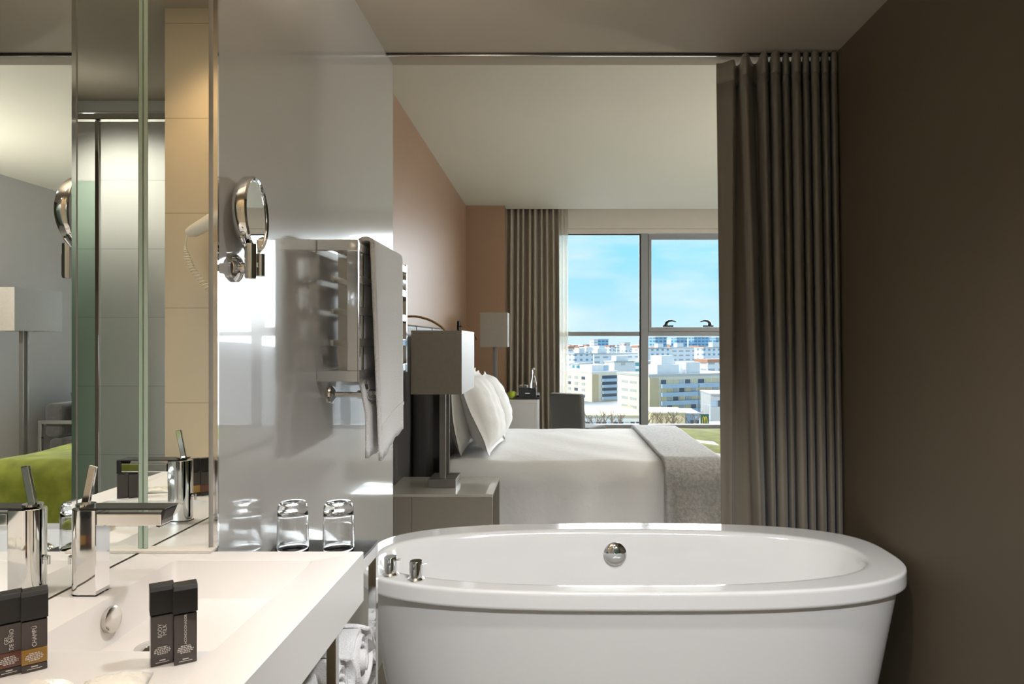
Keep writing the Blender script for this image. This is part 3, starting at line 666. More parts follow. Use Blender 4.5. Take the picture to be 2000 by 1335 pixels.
# ------------------------------------------------------------------ window
def window():
    t = bpy.data.objects.new('window_1', None); C.objects.link(t); t.location = (0, 7.90, 0)
    struct(t, 'tall grey-framed window overlooking the city')
    wz0, wz1, zt = 0.30, 2.60, 1.388
    m0, m1, m2, m3 = -0.54, 0.0, 1.028, 2.06
    # head, sill and mullions
    MB().box(-0.538, 3.098, -0.045, 0.045, 2.545, 2.598).build('head', M['white_paint'], t, bevel=0.004)
    MB().box(-0.538, 3.098, -0.045, 0.045, 0.302, 0.34).build('sill', M['alu'], t, bevel=0.004)
    for xm in (m1, m2, m3):
        MB().box(xm - 0.030, xm + 0.055, -0.04, 0.04, 0.3405, 2.5445).build('mullion', M['alu'], t, bevel=0.005)
        MB().box(xm - 0.045, xm - 0.0305, -0.02, 0.02, 0.3405, 2.5445).build('gasket', M['dark_alu'], t)
    for (xa, xb) in ((-0.53, m1 - 0.046), (m1 + 0.056, m2 - 0.046), (m2 + 0.056, m3 - 0.046), (m3 + 0.056, 3.09)):
        MB().box(xa, xb, -0.03, 0.03, zt - 0.025, zt + 0.025).build('transom', M['alu'], t, bevel=0.004)
        MB().box(xa, xb, -0.004, 0.004, 0.341, zt - 0.0255).build('pane', M['pane'], t)
        sash = xa > 1.0 and xa < 2.0
        if sash:
            s = MB().box(xa, xb, -0.05, -0.005, 2.475, 2.538).box(xa, xb, -0.05, -0.005, zt + 0.0255, zt + 0.075).box(xa, xa + 0.035, -0.05, -0.005, zt + 0.075, 2.475).box(xb - 0.05, xb, -0.05, -0.005, zt + 0.075, 2.475).build('sash', M['alu'], t, bevel=0.004)
            MB().box(xa + 0.035, xb - 0.05, -0.030, -0.022, zt + 0.075, 2.475).build('pane', M['pane'], t)
            for px_, sg in ((1304, 1), (1382, -1)):
                x = px2x(px_, 7.85)
                hd = MB(); hd.box(x - 0.062, x + 0.062, -0.075, -0.051, zt + 0.078, zt + 0.096)
                pts = [(x - sg * 0.02, -0.066, zt + 0.096), (x - sg * 0.018, -0.072, zt + 0.125), (x + sg * 0.005, -0.078, zt + 0.146), (x + sg * 0.045, -0.08, zt + 0.150), (x + sg * 0.09, -0.08, zt + 0.140)]
                hd.tube(pts, [0.024, 0.017, 0.013, 0.010, 0.007], 10)
                hd.build('handle', M['black'], t, smooth='auto')
        else:
            MB().box(xa, xb, -0.004, 0.004, zt + 0.0255, 2.530).build('pane', M['pane'], t)
            MB().box(xa, xb, -0.012, 0.012, 2.5305, 2.5445).build('gasket', M['dark_alu'], t)
window()

# ------------------------------------------------------------------ bedroom
# headboard
t = thing('headboard', (XL + 0.004, 5.0, 0), 'charcoal padded headboard along the pinkish brown wall', 'headboard')
for k in range(5):
    MB().box(0, 0.066, -1.72 + k * 0.56, -1.165 + k * 0.56, 0.02, 1.40).build('back_panel', M['headboard'], t, bevel=0.02, bseg=4)
def cush(u, v):
    return u, v
b = MB().box(0.068, 0.200, -0.80, 0.86, 0.10, 1.345); b.build('padded_centre', M['headboard'], t, bevel=0.05, bseg=6)

# nightstand
NZ = 0.50
t = thing('nightstand', (-0.605, 3.815, 0), 'greige lacquered bedside cabinet between bathtub and bed', 'nightstand')
hx0, hx1, hy0, hy1 = -0.283, 0.283, -0.275, 0.185
MB().box(hx0, hx1, hy0, hy1, NZ - 0.016, NZ).build('top', M['greige_top'], t, bevel=0.002)
b = MB().box(hx0, hx1, hy0, hy0 + 0.02, 0.06, NZ - 0.0165).box(hx0, hx1, hy1 - 0.02, hy1, 0.06, NZ - 0.0165).box(hx0, hx0 + 0.02, hy0 + 0.02, hy1 - 0.02, 0.06, NZ - 0.0165).box(hx0 + 0.02, hx1, hy0 + 0.02, hy1 - 0.02, 0.06, 0.08)
b.build('carcass', M['greige'], t, bevel=0.001)
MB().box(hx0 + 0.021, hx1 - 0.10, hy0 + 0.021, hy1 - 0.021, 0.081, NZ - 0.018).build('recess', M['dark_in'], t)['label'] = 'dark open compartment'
MB().box(hx0 + 0.1455, hx0 + 0.1475, hy0 - 0.001, hy0 + 0.0005, 0.06, NZ - 0.0165).build('seam', M['dark_in'], t)
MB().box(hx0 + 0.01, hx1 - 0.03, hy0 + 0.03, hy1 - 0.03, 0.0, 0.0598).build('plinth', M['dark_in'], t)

# lamp: rectangular shade on two flat posts
def table_lamp(name, loc, label, cat, hz, rz=0.0, sw=0.263, sl=0.545, sh=0.331, bw=0.15, bl=0.20, gap=0.066):
    t = thing(name, loc, label, cat, rz)
    MB().box(-bw / 2, bw / 2, -bl / 2, bl / 2, 0, 0.044).build('base', M['dark_steel'], t, bevel=0.002)
    for y in (-0.006 - gap, -0.006 + gap):
        MB().box(-0.017, 0.017, y - 0.007, y + 0.007, 0.0445, hz - 0.05).build('post', M['dark_steel'], t, bevel=0.001)
    z0 = hz - sh; b = MB()
    def rect(hw, hl, z): return [Vector((-hw, -hl, z)), Vector((hw, -hl, z)), Vector((hw, hl, z)), Vector((-hw, hl, z))]
    w, l = sw / 2, sl / 2
    b.rings([rect(w - .004, l - .004, z0 + 0.001), rect(w, l, z0), rect(w, l, hz), rect(w - .004, l - .004, hz - 0.001), rect(w - .004, l - .004, z0 + 0.001)], True)
    bmesh.ops.remove_doubles(b.bm, verts=b.bm.verts, dist=1e-6)
    sh_ = b.build('lamp_shade', M['shade'], t)
    MB().box(-w + .005, w - .005, -l + .005, l - .005, hz - 0.06, hz - 0.055).build('diffuser', M['shade'], sh_)
    c = MB(); c.cyl((0, -0.005, hz - 0.20), (0, -0.005, hz - 0.12), 0.028, seg=16).box(-0.01, 0.01, -0.078, 0.066, hz - 0.215, hz - 0.2005)
    c.build('bulb_holder', M['plastic'], t, smooth='auto')
    return t
table_lamp('table_lamp', (-0.612, 3.80, NZ), 'rectangular shaded table lamp on the bedside cabinet', 'lamp', 0.851)
table_lamp('table_lamp', (-0.582, 6.66, 0.75), 'rectangular shaded lamp on desk in far left corner', 'lamp', 0.825, sl=0.27)
table_lamp('floor_lamp', (2.89, 5.875, 0), 'tall floor lamp reflected at left in big mirror', 'lamp', 1.745, sh=0.36, bw=0.26, bl=0.36, gap=0.026)

# bed: base, mattress; duvet, runner, spread, pillows lie on it
BX0, BX1, BY0, BY1, BZ = -0.672, 1.70, 4.125, 5.77, 0.56
t = thing('bed', (0.5, 4.95, 0), 'wide bed made up in white in front of headboard', 'bed')
MB().box(BX0 - .5 + .01, BX1 - .5 - 0.04, BY0 - 4.95 + .04, BY1 - 4.95 - .04, 0.06, 0.26).build('base', M['grey_uph'], t, bevel=0.02)
MB().box(BX0 - .5 + .01, BX1 - .5 - 0.03, BY0 - 4.95 + .03, BY1 - 4.95 - .03, 0.262, 0.525).build('mattress', M['linen2'], t, bevel=0.05, bseg=4)
for sx in (BX0 + .1, BX1 - .14):
    for sy in (BY0 + .1, BY1 - .14): MB().box(sx - .5, sx - .5 + .05, sy - 4.95, sy - 4.95 + .05, 0, 0.0595).build('leg', M['black'], t)

def drape_profile(y0, y1, zt, r, zb, flare, n=10):
    """cross-section over the bed from the near hem up, across and down the far side"""
    P = []
    for k in range(n): P.append((y0 - flare * (1 - k / n) ** 1.5, zb + (zt - r - zb) * k / n))
    for k in range(n + 1):
        a = math.pi - math.pi / 2 * k / n; P.append((y0 + r + r * math.cos(a), zt - r + r * math.sin(a)))
    for k in range(1, 14): P.append((y0 + r + (y1 - y0 - 2 * r) * k / 14, zt))
    for k in range(n + 1):
        a = math.pi / 2 - math.pi / 2 * k / n; P.append((y1 - r + r * math.cos(a), zt - r + r * math.sin(a)))
    for k in range(1, n): P.append((y1 + flare * (k / n) ** 1.5, zt - r - (zt - r - zb) * k / n))
    return P
def cover(name, part, x0, x1, y0, y1, zt, r, zb, flare, m, label, cat, wr=0.006, foot=None, seed=1, solid=0.012, fx=None, nx=40):
    o = (x0 + x1) / 2, (y0 + y1) / 2
    t = thing(name, (o[0], o[1], zb), label, cat)
    P = drape_profile(y0, y1, zt, r, zb, flare); rnd = random.Random(seed); ph = [rnd.uniform(0, 6) for _ in range(6)]
    n = len(P); b = MB(); rg = []
    for i in range(nx + 1):
        u = i / nx; x = x0 + (x1 - x0) * u
        row = []
        for j, (y, z) in enumerate(P):
            v = j / (n - 1); side = max(0.0, min(1.0, (zt - z) / (zt - zb)))
            dz = wr * 0.5 * (math.sin(x * 7.3 + ph[0] + 3 * y) * math.sin(y * 5.1 + ph[1]) + 0.5 * math.sin(x * 15 + y * 11 + ph[2])) * (1 - side)
            sgn = -1 if y < o[1] else 1
            dy = sgn * wr * 2.2 * side * (math.sin(x * 9 + ph[3]) + 0.6 * math.sin(x * 19 + ph[4]))
            xx, zz = x, z + dz
            if foot and x > foot:   # fold over the foot end
                q = (x - foot); rr = 0.12; arc = rr * math.pi / 2
                if q < arc:
                    a = q / rr; xx = foot + rr * math.sin(a); zz = z + dz - rr * (1 - math.cos(a)) * (1 - side)
                else:
                    xx = foot + rr + 0.05 * (q - arc); zz = (z - rr - (q - arc)) if z - rr - (q - arc) > zb else zb
                    zz = zz * (1 - side) + z * side
            if fx: xx += fx(v)
            row.append(Vector((xx - o[0], y + dy - o[1], zz - zb)))
        rg.append(row)
    b.rings(rg, False); b.build(part, m, t, smooth=True, solid=solid)
    return t
cover('duvet', 'quilt', BX0 + 0.02, 1.15, BY0 - 0.075, BY1 + 0.02, BZ, 0.13, 0.16, 0.03, M['linen'], 'smooth white duvet covering most of the bed', 'duvet', wr=0.010, seed=2, solid=0.02, nx=56)
cover('bedspread', 'velvet', 0.985, 2.10, BY0 - 0.080, BY1 + 0.025, BZ + 0.012, 0.135, 0.12, 0.07, M['green'], 'lime green velvet spread over foot of the bed', 'bedspread', wr=0.012, foot=1.70, seed=5, solid=0.008, nx=44)
cover('bed_runner', 'velvet', 0.650, 1.005, BY0 - 0.110, BY1 + 0.045, BZ + 0.030, 0.145, 0.14, 0.075, M['velvet'], 'silver grey velvet runner laid across the white duvet', 'bed runner', wr=0.006, seed=6, solid=0.018, nx=22)

def pillow(loc, w, h, th, tilt, label, m, rz=0.0, roll_=0.0, seed=0):
    t = thing('pillow', loc, label, 'pillow', rz, 'pillows on the bed')
    rnd = random.Random(seed); p0, p1 = rnd.uniform(0, 6), rnd.uniform(0, 6)
    b = MB(); n = 26
    for sg in (1, -1):
        def f(u, v, sg=sg):
            a, c = 2 * u - 1, 2 * v - 1
            pin = 1 - 0.055 * (1 - abs(a) ** 2) * abs(c) ** 6; pin2 = 1 - 0.055 * (1 - abs(c) ** 2) * abs(a) ** 6
            core = max(0, 1 - abs(a / 0.9) ** 3.0) ** 0.6 if abs(a) < .9 else 0
            core *= max(0, 1 - abs(c / 0.9) ** 3.0) ** 0.6 if abs(c) < .9 else 0
            fl = 0.010 * math.sin(a * 8 + p0 + c * 3) * (abs(a) ** 6) + 0.010 * math.sin(c * 9 + p1) * (abs(c) ** 6)
            wr = 0.006 * math.sin(a * 11 + c * 7 + p0) * math.sin(c * 9 - a * 5 + p1) * core
            return (sg * (th / 2 * core + 0.0015) + fl + wr, a * w / 2 * pin2, h / 2 + c * h / 2 * pin)
        b.grid(f, n, n)
    bmesh.ops.remove_doubles(b.bm, verts=b.bm.verts, dist=0.0005)
    q = Matrix.Rotation(-math.radians(tilt), 4, 'Y') @ Matrix.Rotation(math.radians(roll_), 4, 'X')
    bmesh.ops.transform(b.bm, matrix=q, verts=b.bm.verts)
    b.build('sham', m, t, smooth=True)
    return t
pillow((-0.585, 4.53, BZ + 0.025), 0.70, 0.56, 0.14, 8, 'off-white pillow behind near bedside lamp, against headboard', M['linen2'], seed=1)
pillow((-0.385, 4.56, BZ + 0.025), 0.74, 0.54, 0.21, 21, 'plump white pillow in front, beside the bedside lamp', M['linen'], seed=2, rz=math.radians(-4))
pillow((-0.585, 5.33, BZ + 0.025), 0.70, 0.50, 0.14, 8, 'off-white pillow on far side of bed, against headboard', M['linen2'], seed=3)
pillow((-0.375, 5.34, BZ + 0.025), 0.74, 0.50, 0.21, 22, 'plump white pillow on far side of bed', M['linen'], seed=4, rz=math.radians(3))

# reading lights above the headboard
def reading_light(y, label, s=1.0):
    t = thing('reading_light', (XL, y, 1.43), label, 'lamp', group='gooseneck reading lights')
    MB().box(0.0005, 0.022, -0.04, 0.04, -0.03, 0.07).build('wall_plate', M['black'], t, bevel=0.004)
    pts = [(x_ * s, y_ * s, z_) for x_, y_, z_ in ((0.022, 0, 0.02), (0.06, -0.01, 0.018), (0.12, -0.02, 0.016), (0.20, -0.03, -0.005), (0.27, -0.04, -0.045), (0.31, -0.045, -0.085))]
    P = [Vector(p) for p in pts]
    b = MB(); b.tube([cat(P, i / 40) for i in range(41)], 0.007, 10); b.build('gooseneck', M['brass'], t, smooth=True)
    b = MB(); b.cyl((0.308 * s, -0.045 * s, -0.083), (0.325 * s, -0.047 * s, -0.12), 0.011, 0.016, seg=16); b.build('head', M['brass'], t, smooth='auto')
reading_light(4.17, 'brass gooseneck reading light above near bedside lamp')
reading_light(6.75, 'brass gooseneck reading light with black plate, far side of bed', 0.55)

# desk, apple, tray set, chair
t = thing('desk', (-0.53, 6.73, 0), 'pale grey lacquered desk in corner by the window curtain', 'desk')
MB().box(-0.36, 0.37, -0.32, 0.60, 0.715, 0.75).build('top', M['desk'], t, bevel=0.002)
MB().box(0.345, 0.37, -0.32, 0.60, 0.0, 0.7145).build('side_panel', M['desk'], t, bevel=0.002)
MB().box(-0.36, -0.335, -0.32, 0.60, 0.0, 0.7145).build('side_panel', M['desk'], t, bevel=0.002)
MB().box(-0.3345, 0.3445, -0.318, -0.298, 0.2, 0.7145).build('modesty_panel', M['desk'], t)
t = thing('apple', (px2x(1000, 6.50), 6.50, 0.75), 'green apple on the desk beside black tray', 'apple')
MB().lathe([(0.0, 0.004), (0.014, 0.0), (0.030, 0.012), (0.042, 0.038), (0.040, 0.058), (0.026, 0.073), (0.010, 0.073), (0.0, 0.066)], (0, 0, 0), 28).build('flesh', M['apple'], t, smooth=True)
MB().tube([(0, 0, 0.066), (0.002, 0, 0.078), (0.006, 0, 0.088)], 0.0018, 8).build('stem', M['stem'], t)
tx = px2x(1031, 6.55)
t = thing('serving_tray', (tx, 6.56, 0.75), 'flat black tray at window end of desk', 'tray')
b = MB().box(-0.115, 0.115, -0.13, 0.13, 0.0, 0.008).box(-0.115, 0.115, -0.13, -0.124, 0.008, 0.02).box(-0.115, 0.115, 0.124, 0.13, 0.008, 0.02).box(-0.115, -0.109, -0.124, 0.124, 0.008, 0.02).box(0.109, 0.115, -0.124, 0.124, 0.008, 0.02)
b.build('tray', M['black'], t)
t = thing('tea_box', (tx, 6.52, 0.7582), 'square black box of supplies standing on tray', 'box')
MB().box(-0.082, 0.082, -0.075, 0.02, 0.0, 0.10).build('box', M['black'], t, bevel=0.003)
MB().box(-0.022, 0.022, -0.0758, -0.0752, 0.045, 0.052).build('emblem', M['steel'], t)
t = thing('water_bottle', (px2x(1042, 6.6), 6.60, 0.7582), 'clear glass water bottle behind the black box', 'bottle')
b = MB(); pr = [(0.0005, 0.0), (0.030, 0.0), (0.032, 0.006), (0.032, 0.12), (0.028, 0.15), (0.014, 0.20), (0.012, 0.245), (0.0145, 0.25), (0.0145, 0.265), (0.0005, 0.265)]
b.lathe(pr, (0, 0, 0), 24); b.build('glass', M['tumbler'], t, smooth='auto')
MB().lathe([(0.0005, 0.2655), (0.015, 0.2655), (0.015, 0.285), (0.0005, 0.285)], (0, 0, 0), 20).build('cap', M['steel'], t, smooth='auto')
for k, px_ in enumerate((1018, 1026)):
    t = thing('cup', (px2x(px_, 6.625), 6.625, 0.7582), ('small steel cup behind black box, nearer the apple', 'small steel cup behind black box, nearer the water bottle')[k], 'cup', group='cups on the tray')
    MB().lathe([(0.0005, 0.0), (0.018, 0.0), (0.0235, 0.03), (0.0255, 0.118), (0.023, 0.118), (0.020, 0.02), (0.0005, 0.01)], (0, 0, 0), 22).build('cup', M['steel'], t, smooth='auto')

t = thing('desk_chair', (0.215, 6.71, 0), 'charcoal upholstered chair pulled up to the desk', 'chair', math.radians(58))
MB().box(-0.11, 0.24, -0.21, 0.21, 0.36, 0.47).build('seat', M['grey_uph'], t, bevel=0.03, bseg=4)
b = MB(); b.box(-0.04, 0.04, -0.18, 0.18, -0.06, 0.36, mx_=Matrix.Translation((-0.16, 0, 0.44)) @ Matrix.Rotation(math.radians(-5), 4, 'Y')); b.build('backrest', M['grey_uph'], t, bevel=0.022, bseg=4)
for sx in (-0.09, 0.21):
    for sy in (-0.18, 0.18): MB().cyl((sx, sy, 0), (sx, sy, 0.3595), 0.013, 0.02, seg=12).build('leg', M['black'], t, smooth='auto')

# armchair and cushion (seen in the mirror)
t = thing('armchair', (2.72, 6.62, 0), 'grey armchair with square chrome side frames, reflected in mirror', 'armchair')
for y in (-0.34, 0.32):
    b = MB().box(-0.36, 0.36, y, y + 0.03, 0.535, 0.57).box(-0.36, -0.33, y, y + 0.03, 0.0305, 0.5345).box(0.33, 0.36, y, y + 0.03, 0.0305, 0.5345).box(-0.36, 0.36, y, y + 0.03, 0.0, 0.03)
    b.build('side_frame', M['chrome'], t, bevel=0.002)
MB().box(-0.34, 0.30, -0.305, 0.315, 0.20, 0.40).build('seat', M['sofa'], t, bevel=0.05, bseg=4)
MB().box(0.16, 0.34, -0.305, 0.315, 0.405, 0.72).build('back_cushion', M['sofa'], t, bevel=0.05, bseg=4)
for y in (-0.3095, 0.2995): MB().box(-0.33, 0.33, y, y + 0.02, 0.16, 0.195).build('rail', M['chrome'], t)
def pl2(loc, label, rz, tilt):
    q = pillow(loc, 0.46, 0.42, 0.15, tilt, label, M['sofa'], rz=rz, seed=11); q.name = 'cushion'; q['category'] = 'cushion'; q['group'] = 'cushions on the armchair'
    return q
pl2((2.74, 6.55, 0.41), 'grey velvet cushion on the reflected armchair', math.radians(180), 10)

# ------------------------------------------------------------------ city outside
GZ = -25.0
CM = {}
def cmat(key, col, rough=0.8, **k):
    if key not in CM: CM[key] = mat('city_' + key, col, rough, var=0.05, vscale=0.3, **k)
    return CM[key]
def facade_mat(key, wall, win, fw, fh, ww=0.5, wh=0.45, off=0.0):
    """rows of windows as a pattern of the wall (distant buildings)"""
    if key in CM: return CM[key]
    m = bpy.data.materials.new('city_' + key); m.use_nodes = True; n = m.node_tree; b = n.nodes['Principled BSDF']; b.inputs['Roughness'].default_value = 0.8
    t = n.nodes.new('ShaderNodeTexCoord'); s = n.nodes.new('ShaderNodeSeparateXYZ'); n.links.new(t.outputs['Object'], s.inputs[0])
    def math_(op, a, v=None, b2=None):
        q = n.nodes.new('ShaderNodeMath'); q.operation = op
        n.links.new(a, q.inputs[0])
        if v is not None: q.inputs[1].default_value = v
        if b2 is not None: n.links.new(b2, q.inputs[1])
        return q.outputs[0]
    h = math_('ADD', s.outputs[0], None, s.outputs[1])
    fx = math_('FRACT', math_('DIVIDE', math_('ADD', h, 500.0 + off), fw)); fz = math_('FRACT', math_('DIVIDE', math_('ADD', s.outputs[2], 300.0), fh))
    a = math_('MULTIPLY', math_('LESS_THAN', fx, ww), None, math_('LESS_THAN', fz, wh))
    g = n.nodes.new('ShaderNodeNewGeometry'); sg = n.nodes.new('ShaderNodeSeparateXYZ'); n.links.new(g.outputs['Normal'], sg.inputs[0])
    a = math_('MULTIPLY', a, None, math_('LESS_THAN', sg.outputs[2], 0.5))
    mxn = n.nodes.new('ShaderNodeMix'); mxn.data_type = 'RGBA'; mxn.inputs[6].default_value = (*wall, 1); mxn.inputs[7].default_value = (*win, 1)
    n.links.new(a, mxn.inputs[0]); n.links.new(mxn.outputs[2], b.inputs['Base Color']); CM[key] = m; return m
WHITE, CREAM, TAN, BLUEG, TERRA = (0.80, 0.79, 0.76), (0.80, 0.72, 0.56), (0.62, 0.48, 0.28), (0.42, 0.52, 0.60), (0.50, 0.25, 0.16)
cmat('ground', (0.42, 0.40, 0.37)); cmat('cream', CREAM); cmat('tan', TAN); cmat('white', WHITE); cmat('bluegrey', BLUEG); cmat('terra', TERRA)
cmat('win', (0.07, 0.10, 0.13), 0.25); cmat('teal', (0.07, 0.30, 0.40), 0.3); cmat('grass', (0.30, 0.42, 0.08)); cmat('sand', (0.70, 0.57, 0.34)); cmat('trunk', (0.22, 0.15, 0.09)); cmat('roofgrey', (0.5, 0.49, 0.46))
cmat('sign_green', (0.01, 0.07, 0.045), 0.4); cmat('sign_yellow', (0.85, 0.60, 0.02), 0.4); cmat('hill', (0.30, 0.34, 0.40)); cmat('awning', (0.55, 0.12, 0.10)); cmat('asphalt', (0.16, 0.16, 0.165))
g = MB().box(-1500, 1500, 12, 2600, GZ - 1, GZ).build('ground', CM['ground']); struct(g, 'pale city ground far below the window')

def block(px0, pxc, px1, ytop, d, name, label, mL, mR, zbase=GZ, ang=35, group=None, extra=None):
    """box whose near vertical edge stands at pxc; its left face runs to px0, its right face to px1"""
    c0 = at(pxc, ytop, d); h = c0.z - zbase
    a = math.radians(ang)
    dl = Vector((-math.cos(math.pi / 2 - a), math.sin(math.pi / 2 - a), 0)); dr = Vector((math.cos(a), math.sin(a), 0))
    def run(dirv, px):   # length along dirv so that its end lands on column px
        s = (px - VX) / F; den = dirv.x - s * dirv.y
        return (s * c0.y - c0.x) / den if abs(den) > 1e-6 else 10.0
    ll, lr = abs(run(dl, px0)), abs(run(dr, px1))
    t = thing(name, (c0.x, c0.y, zbase), label, 'building', a, group)
    return t, ll, lr, h
def add_box_part(t, name, m, *b):
    return MB().box(*b).build(name, m, t)

# the two cream apartment blocks in the middle distance
t, ll, lr, h = block(1100, 1156, 1206, 728, 300, 'apartment_block', 'cream apartment block on the left, next to beige curtain', None, None, ang=30)
add_box_part(t, 'walls', CM['cream'], 0, lr, 0, ll, 0, h)
add_box_part(t, 'parapet', CM['white'], -0.3, lr + 0.3, -0.3, ll + 0.3, h, h + 0.7)
add_box_part(t, 'stair_wall', CM['tan'], 0.0, lr * 0.24, -0.35, -0.02, 0, h - 0.8)
nfl = 4
for k in range(nfl):
    z = h - 2.6 - k * (h - 1.0) / (nfl + .4)
    add_box_part(t, 'balcony', CM['bluegrey'], lr * 0.38, lr * 1.0, -1.2, -0.05, z - 1.4, z - 0.1)
    add_box_part(t, 'glazing', CM['win'], lr * 0.40, lr * 0.97, -0.18, -0.05, z - 0.08, z + 1.3)
    for q in range(3):
        y = ll * (0.22 + 0.25 * q)
        add_box_part(t, 'window', CM['roofgrey'] if (k + q) % 3 else CM['win'], -0.12, -0.02, y, y + ll * 0.12, z - 0.6, z + 0.7)
p = add_box_part(t, 'penthouse', CM['white'], lr * 0.10, lr * 0.75, 2, ll * 0.5, h + 0.7, h + 3.4)
add_box_part(t, 'door', CM['bluegrey'], lr * 0.55, lr * 0.75, 1.9, 1.99, h + 0.7, h + 3.0)

t, ll, lr, h = block(1206, 1268, 1440, 736, 240, 'apartment_block', 'long cream apartment block with blue-grey balcony bands', None, None, ang=24)
add_box_part(t, 'walls', CM['cream'], 0, lr, 0, ll, 0, h)
add_box_part(t, 'parapet', CM['roofgrey'], -0.3, lr + 0.3, -0.3, ll + 0.3, h, h + 0.9)
add_box_part(t, 'stair_wall', CM['tan'], 0.0, lr * 0.10, -0.35, -0.02, 0, h - 0.6)
nfl = 4
for k in range(nfl):
    z = h - 2.5 - k * (h - 0.6) / (nfl + .45)
    for s0, s1 in ((0.12, 0.52), (0.53, 0.78), (0.79, 0.99)):
        add_box_part(t, 'balcony', CM['bluegrey'], lr * s0, lr * s1, -1.3, -0.05, z - 1.6, z - 0.1)
        nb = int((s1 - s0) / 0.065)
        for q in range(nb):
            xa = lr * (s0 + (s1 - s0) * (q + 0.1) / nb); xb = lr * (s0 + (s1 - s0) * (q + 0.9) / nb)
            add_box_part(t, 'window', CM['win'] if (q * 7 + k * 3) % 4 == 0 else CM['sand'] if (q + k) % 3 else CM['roofgrey'], xa, xb, -0.2, -0.05, z - 0.08, z + 1.35)
    for q in range(3):
        y = ll * (0.10 + 0.28 * q)
        add_box_part(t, 'window', CM['roofgrey'], -0.12, -0.02, y, y + ll * 0.2, z - 0.4, z + 0.6)
add_box_part(t, 'penthouse', CM['white'], lr * 0.12, lr * 0.36, 2, ll * 0.4, h + 0.9, h + 4.2)
add_box_part(t, 'lift_tower', CM['white'], lr * 0.20, lr * 0.34, 4, ll * 0.5, h + 4.2, h + 7.4)
add_box_part(t, 'penthouse', CM['white'], lr * 0.44, lr * 0.60, 2, ll * 0.4, h + 0.9, h + 5.0)

# low foreground buildings
def low(px0, px1, ytop, ybot, d, name, label, m, roof, wins=0, depth=14, cat='building'):
    a, b_ = at(px0, ytop, d), at(px1, ybot, d)
    t = thing(name, ((a.x + b_.x) / 2, d, GZ), label, cat); w_ = abs(b_.x - a.x) / 2; h = a.z - GZ
    add_box_part(t, 'walls', m, -w_, w_, 0, depth, 0, h)
    add_box_part(t, 'roof', roof, -w_ - 0.3, w_ + 0.3, -0.6, depth, h, h + 0.35)
    for k in range(wins):
        x0 = -w_ + 2 * w_ * (k + 0.12) / wins; x1 = -w_ + 2 * w_ * (k + 0.86) / wins
        add_box_part(t, 'window', CM['win'] if k % 3 else CM['bluegrey'], x0, x1, -0.12, -0.02, h - 3.6, h - 1.8)
    return t, w_, h
low(1120, 1252, 812, 832, 212, 'market_hall', 'long low sandy hall with window strip below the cream blocks', CM['white'], CM['sand'], wins=12, depth=30)
low(1272, 1338, 806, 836, 198, 'warehouse', 'windowless sandy building behind bare trees', CM['sand'], CM['cream'])
low(1338, 1366, 808, 836, 201, 'office_building', 'small grey building between sandy wall and green sign', CM['bluegrey'], CM['roofgrey'], wins=3)
low(1388, 1425, 770, 836, 205, 'office_building', 'pale grey slab building right of the green sign', cmat('palegrey', (0.55, 0.53, 0.50)), CM['roofgrey'], wins=3)
low(1394, 1425, 829, 850, 172, 'kiosk', 'low white kiosk at right edge of window', CM['white'], CM['white'], depth=4)
low(1224, 1262, 834, 852, 170, 'awning', 'dark mauve canopy roof at foot of window mullion', cmat('mauve', (0.35, 0.25, 0.32)), cmat('mauve', (0.35, 0.25, 0.32)), depth=5, cat='canopy')
a, b_ = at(1158, 833, 186), at(1203, 839, 186)
t = thing('lawn', ((a.x + b_.x) / 2, 196, GZ), 'strip of bright grass in front of the low hall', 'lawn')
add_box_part(t, 'turf', CM['grass'], -(b_.x - a.x) / 2, (b_.x - a.x) / 2, -4, 10, 0.0, 0.25)
add_box_part(t, 'hedge', CM['grass'], -(b_.x - a.x) / 2, (b_.x - a.x) / 2, -3, -2, 0.25, 1.6)

# restaurant sign
a, b_ = at(1368.5, 808, 180), at(1384.5, 834, 180)
t = thing('restaurant_sign', ((a.x + b_.x) / 2, 180, GZ), 'dark green roadside sign with yellow M on tall pole', 'sign')
w_ = (b_.x - a.x) / 2; h = a.z - GZ
add_box_part(t, 'pole', CM['bluegrey'], -0.12, 0.12, 0.2, 0.44, 0, h - 3.3)
add_box_part(t, 'board', CM['sign_green'], -w_, w_, 0, 0.3, h - 3.4, h)
add_box_part(t, 'lower_board', CM['teal'], -w_ * 0.75, w_, 0.02, 0.28, h - 4.6, h - 3.5)
b = MB(); s = 0.62
for sg in (-1, 1):
    pts = []
    for k in range(13):
        a_ = math.pi * k / 12
        pts.append((sg * (0.5 * s) + math.cos(a_) * 0.5 * s * (1 if 1 else 1), -0.08, h - 2.55 + math.sin(a_) * 1.85))
    b.tube(pts, 0.07, 8)
b.build('letter', CM['sign_yellow'], t, smooth=True)
t = thing('lamp_post', (at(1386.5, 800, 178).x, 178, GZ), 'thin pale lamp post beside the green sign', 'lamp post')
MB().cyl((0, 0, 0), (0, 0, at(1386, 790, 178).z - GZ), 0.12, 0.07, seg=8).build('post', CM['white'], t)
MB().cyl((0, 0, at(1386, 790.5, 178).z - GZ), (-1.4, 0, at(1386, 789, 178).z - GZ), 0.06, seg=6).build('arm', CM['white'], t)

